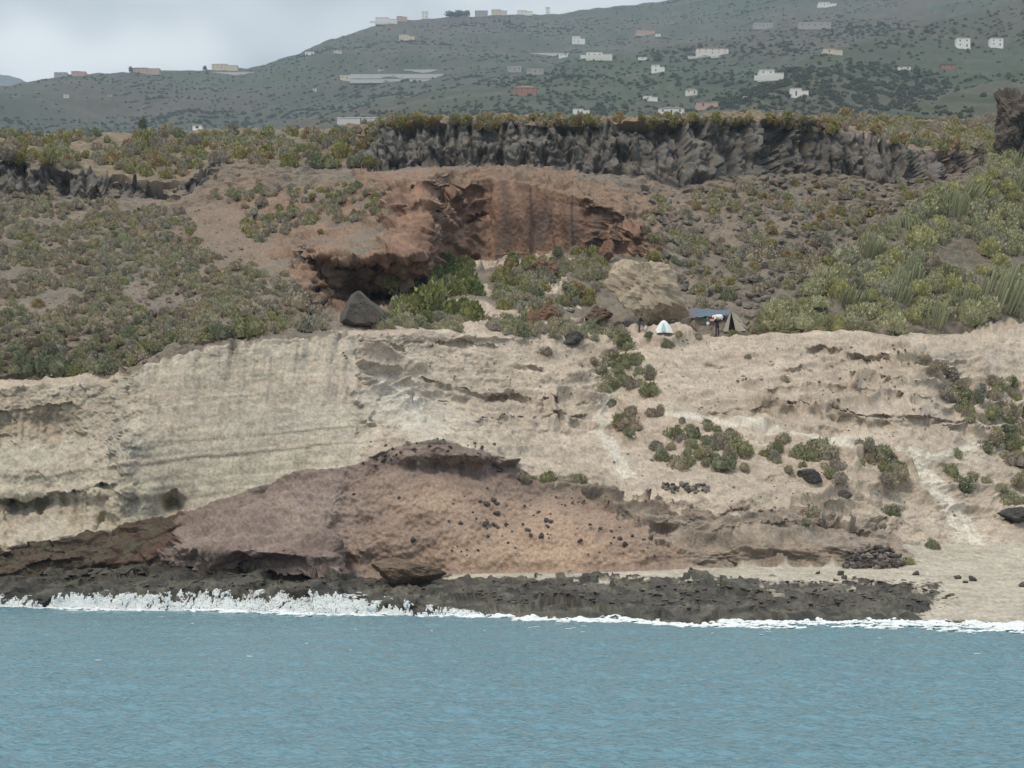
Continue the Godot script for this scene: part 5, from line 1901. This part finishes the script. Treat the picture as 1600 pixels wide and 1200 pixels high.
func arch_roof(w: float, d: float, h: float) -> ArrayMesh:
	var st := SurfaceTool.new()
	st.begin(Mesh.PRIMITIVE_TRIANGLES)
	for k in 8:
		var a0 := PI * k / 8
		var a1 := PI * (k + 1) / 8
		var p := [Vector3(-w / 2, sin(a0) * h, cos(a0) * d / 2), Vector3(w / 2, sin(a0) * h, cos(a0) * d / 2), Vector3(-w / 2, sin(a1) * h, cos(a1) * d / 2), Vector3(w / 2, sin(a1) * h, cos(a1) * d / 2)]
		for j in [0, 2, 1, 1, 2, 3]:
			st.add_vertex(p[j])
		for sx in [-1, 1]:
			st.add_vertex(Vector3(sx * w / 2, 0, 0))
			st.add_vertex(Vector3(sx * w / 2, sin(a0) * h, cos(a0) * d / 2))
			st.add_vertex(Vector3(sx * w / 2, sin(a1) * h, cos(a1) * d / 2))
	st.generate_normals()
	return st.commit()

func build_house(px: float, py: float, wpx: float, hpx: float, style: String, label: String, on_plateau := 0.0) -> void:
	var g: Vector3 = hill_ground(px, py) if on_plateau == 0.0 else at(px, py, on_plateau)
	var m := -g.z / FOCAL
	var w := wpx * m
	var h := hpx * m
	var d := clampf(w * 0.6, 6.0, 16.0)
	var walls: Dictionary = {"white": Vector3(.78, .77, .74), "cream": Vector3(.62, .54, .42), "pink": Vector3(.50, .34, .28), "grey": Vector3(.36, .34, .32), "red": Vector3(.34, .17, .13), "red_roof": Vector3(.72, .68, .62), "terrace": Vector3(.76, .74, .70), "tower": Vector3(.80, .79, .76)}
	if style == "glasshouse" or style == "long_wall":
		var o := top("greenhouse" if style == "glasshouse" else "long_wall", g)
		tag(o, label, "greenhouse" if style == "glasshouse" else "wall")
		var bays := clampi(int(w / 14.0), 2, 16)
		var lw := w / bays
		for k in bays:
			var x := -w / 2 + lw * (k + 0.5)
			var dz := 0.0
			if style == "glasshouse":
				piece("side_wall", box(Vector3(lw - 0.3, h * 0.75 + 4.0, 10.0)), paint(.52, .52, .50, 0.6), o, Vector3(x, h * 0.375 - 2.0, dz))
				piece("roof_bay", arch_roof(lw - 0.1, 10.4, h * 0.35), paint(.60, .60, .58, 0.5), o, Vector3(x, h * 0.75, dz))
			else:
				piece("wall_section", box(Vector3(lw - 0.2, h + 4.0, 0.8)), paint(.58, .57, .54), o, Vector3(x, h * 0.5 - 2.0, dz))
		return
	var col: Vector3 = walls[style]
	var o := top("house" if style != "tower" else "tower_house", g)
	tag(o, label, "house")
	var mat := paint(col.x, col.y, col.z)
	var wide := w
	if style in ["white", "terrace", "pink", "cream"] and wpx > 14:
		# two blocks of different height
		wide = w * 0.62
		piece("side_wing", box(Vector3(w * 0.40, h * 0.62 + 4.0, d * 0.85)), mat, o, Vector3(w * 0.30, h * 0.31 - 2.0, 0.6))
		piece("wing_roof", box(Vector3(w * 0.42, 0.4, d * 0.9)), paint(.55, .45, .38), o, Vector3(w * 0.30, h * 0.62 + 0.2, 0.6))
	var ox := -(w - wide) * 0.5
	var wall_h := h * (0.7 if style in ["red_roof", "red", "pink"] else 0.92)
	var wall := piece("wall", box(Vector3(wide, wall_h + 4.0, d)), mat, o, Vector3(ox, wall_h * 0.5 - 2.0, 0))
	if style in ["red_roof", "red", "pink"]:
		piece("roof", hip_roof(wide + 1.0, d + 1.0, h * 0.34), paint(.33, .18, .13), o, Vector3(ox, wall_h, 0))
	else:
		piece("roof", box(Vector3(wide + 0.5, h * 0.08, d + 0.5)), paint(.60, .58, .54), o, Vector3(ox, wall_h + h * 0.04, 0))
	var storeys := 1 if h < 6.5 else 2
	var n := clampi(int(wide / 5.5), 1, 5)
	var pane := paint(.04, .05, .06, 0.2)
	for fl in storeys:
		for k in n:
			var x := ox - wide / 2 + wide * (k + 0.5) / n
			var sh := wall_h / storeys
			if fl == 0 and k == n / 2:
				piece("door", box(Vector3(1.2, sh * 0.66, 0.12)), paint(.12, .08, .06), o, Vector3(x, sh * 0.34, d / 2 + 0.04))
			else:
				piece("window", box(Vector3(1.2, sh * 0.34, 0.12)), pane, o, Vector3(x, sh * (fl + 0.55), d / 2 + 0.04))
	if style == "terrace":
		piece("terrace_wall", box(Vector3(w * 1.2, 1.2 + 3.0, 0.6)), paint(.70, .68, .64), o, Vector3(-w * 0.15, -1.0, d / 2 + 5.0))

func build_houses() -> void:
	var list := [
		[907, 71, 20, 10, "white", "white two-block house above the long white retaining wall"],
		[1009, 55, 30, 8, "pink", "pinkish tiled farmhouse high on the hillside"],
		[1029, 57, 8, 3, "white", "tiny white hut beside the pinkish farmhouse"],
		[1295, 12, 28, 5, "white", "long low white house topmost on the broad slope"],
		[1195, 46, 30, 6, "grey", "low grey flat-roofed house above the dark ravine"],
		[1275, 47, 50, 6, "grey", "very long low grey building above the dark ravine"],
		[937, 97, 40, 8, "terrace", "white terraced villa with a low garden wall"],
		[882, 98, 14, 3, "white", "low white shed near the terraced villa"],
		[1004, 94, 14, 3, "white", "small low white shed on the green slope"],
		[1112, 90, 50, 11, "red_roof", "long white villa with a red tiled roof above a terrace wall"],
		[1029, 113, 20, 10, "white", "compact white house below the red tiled villa"],
		[1302, 85, 30, 5, "cream", "low cream ruin on the upper slope"],
		[1505, 78, 21, 14, "tower", "tall white block house, the larger of a pair"],
		[1556, 77, 20, 12, "tower", "white block house, the smaller of a pair"],
		[1205, 127, 38, 14, "terrace", "large white villa stepping down the bare slope"],
		[1250, 153, 28, 12, "white", "white flat-roofed house below the stepping villa"],
		[1414, 111, 20, 6, "red_roof", "small red-roofed cottage on the scrub slope"],
		[1480, 109, 22, 6, "red", "low reddish cottage in the trees"],
		[822, 150, 36, 14, "red", "broad red-walled house with a tiled roof"],
		[806, 115, 22, 7, "grey", "grey unfinished concrete frame house"],
		[836, 117, 26, 6, "grey", "low grey annex beside the concrete frame house"],
		[1017, 158, 22, 6, "white", "white cottage half hidden by dark trees"],
		[1081, 153, 18, 9, "red_roof", "small white house with a red tiled roof by the ravine"],
		[1105, 170, 34, 10, "pink", "pink tiled house just behind the basalt plateau"],
		[1050, 181, 40, 13, "red_roof", "wide white house with a tiled roof at the plateau edge"],
		[910, 181, 26, 7, "white", "low white roofline at the plateau edge"],
		[1165, 156, 6, 4, "white", "tiny white hut on the bare slope"],
		[97, 121, 20, 5, "grey", "low grey house at the end of the skyline ridge"],
		[127, 119, 22, 7, "pink", "reddish house on the skyline ridge"],
		[228, 113, 45, 9, "pink", "long reddish building on the skyline ridge"],
		[352, 111, 40, 7, "cream", "pale cream building group on the skyline"],
		[607, 39, 34, 8, "terrace", "white terraced house on the shoulder of the mountain"],
		[631, 33, 16, 7, "pink", "reddish house on the mountain shoulder"],
		[665, 30, 10, 10, "tower", "square white house standing out on the mountain skyline"],
		[755, 26, 20, 7, "grey", "grey house in the skyline hamlet"],
		[782, 26, 24, 6, "cream", "cream house in the skyline hamlet"],
		[820, 25, 24, 5, "white", "low white house in the skyline hamlet"],
		[859, 24, 7, 10, "tower", "narrow white tower house on the mountain skyline"],
		[637, 64, 24, 6, "cream", "cream farmhouse under the mountain shoulder"],
		[487, 86, 14, 4, "white", "small white house on the steep mountain flank"],
		[530, 86, 12, 3, "cream", "small cream house on the steep mountain flank"],
		[545, 133, 24, 6, "cream", "buff house below the greenhouses"],
		[492, 145, 6, 3, "white", "tiny white hut low on the mountain"],
		[105, 155, 8, 4, "cream", "tiny cream hut on the dark lower slope"],
		[172, 152, 7, 3, "pink", "tiny reddish hut on the dark lower slope"],
	]
	for h in list:
		build_house(h[0], h[1], h[2], h[3], h[4], h[5])
	build_house(668, 117, 155, 2.6, "glasshouse", "longest pale greenhouse, highest of the three on the hill")
	build_house(622, 122, 145, 3, "glasshouse", "pale greenhouse between two others on the hill")
	build_house(612, 127, 130, 2.2, "glasshouse", "lowest of the three pale greenhouses on the hill")
	build_house(376, 116, 88, 2.5, "glasshouse", "thin white greenhouse under the skyline buildings")
	build_house(855, 88, 112, 2.5, "long_wall", "long white retaining wall across the green hillside")
	build_house(1112, 92, 76, 2.5, "long_wall", "white terrace wall under the red tiled villa")
	build_house(565, 195, 74, 8, "glasshouse", "low white greenhouse just behind the plateau edge", 700.0)
	build_house(310, 203, 14, 5, "white", "tiny white building behind the plateau edge", 700.0)
	# trees
	for t in [[222, 203, 16.0, 18.0, "round green tree standing above the plateau edge", 520.0], [704, 27, 16, 9, "dark spreading tree on the skyline beside the square house", 0.0], [716, 27, 18, 11, "largest dark tree of the skyline grove", 0.0], [730, 27, 14, 9, "dark tree at the end of the skyline grove", 0.0], [205, 113, 7, 9, "small dark tree beside the long reddish building", 0.0], [320, 110, 7, 7, "small dark tree on the ridge by the cream buildings", 0.0], [1030, 98, 14, 8, "dark tree near the small white shed on the green slope", 0.0], [1432, 112, 10, 10, "dark tree between the two red cottages", 0.0]]:
		var g: Vector3 = hill_ground(t[0], t[1]) if t[5] == 0.0 else at(t[0], t[1], t[5])
		var m: float = -g.z / FOCAL
		var o := top("tree", g)
		tag(o, t[4], "tree")
		piece("trunk", pole(Vector3(0, -2.0, 0), Vector3(0, t[3] * m * 0.5, 0), t[2] * m * 0.05), paint(.10, .075, .055), o)
		var cr := piece("crown", shrub_mesh(int(t[0]), 1.0, 1.2, 420, 0.28, [Vector3(.05, .065, .03), Vector3(.085, .10, .045)], 0.3), vertex_paint(1.0), o)
		cr.scale = Vector3(t[2] * m * 0.5, t[3] * m * 0.62, t[2] * m * 0.5)
		cr.position.y = t[3] * m * 0.25
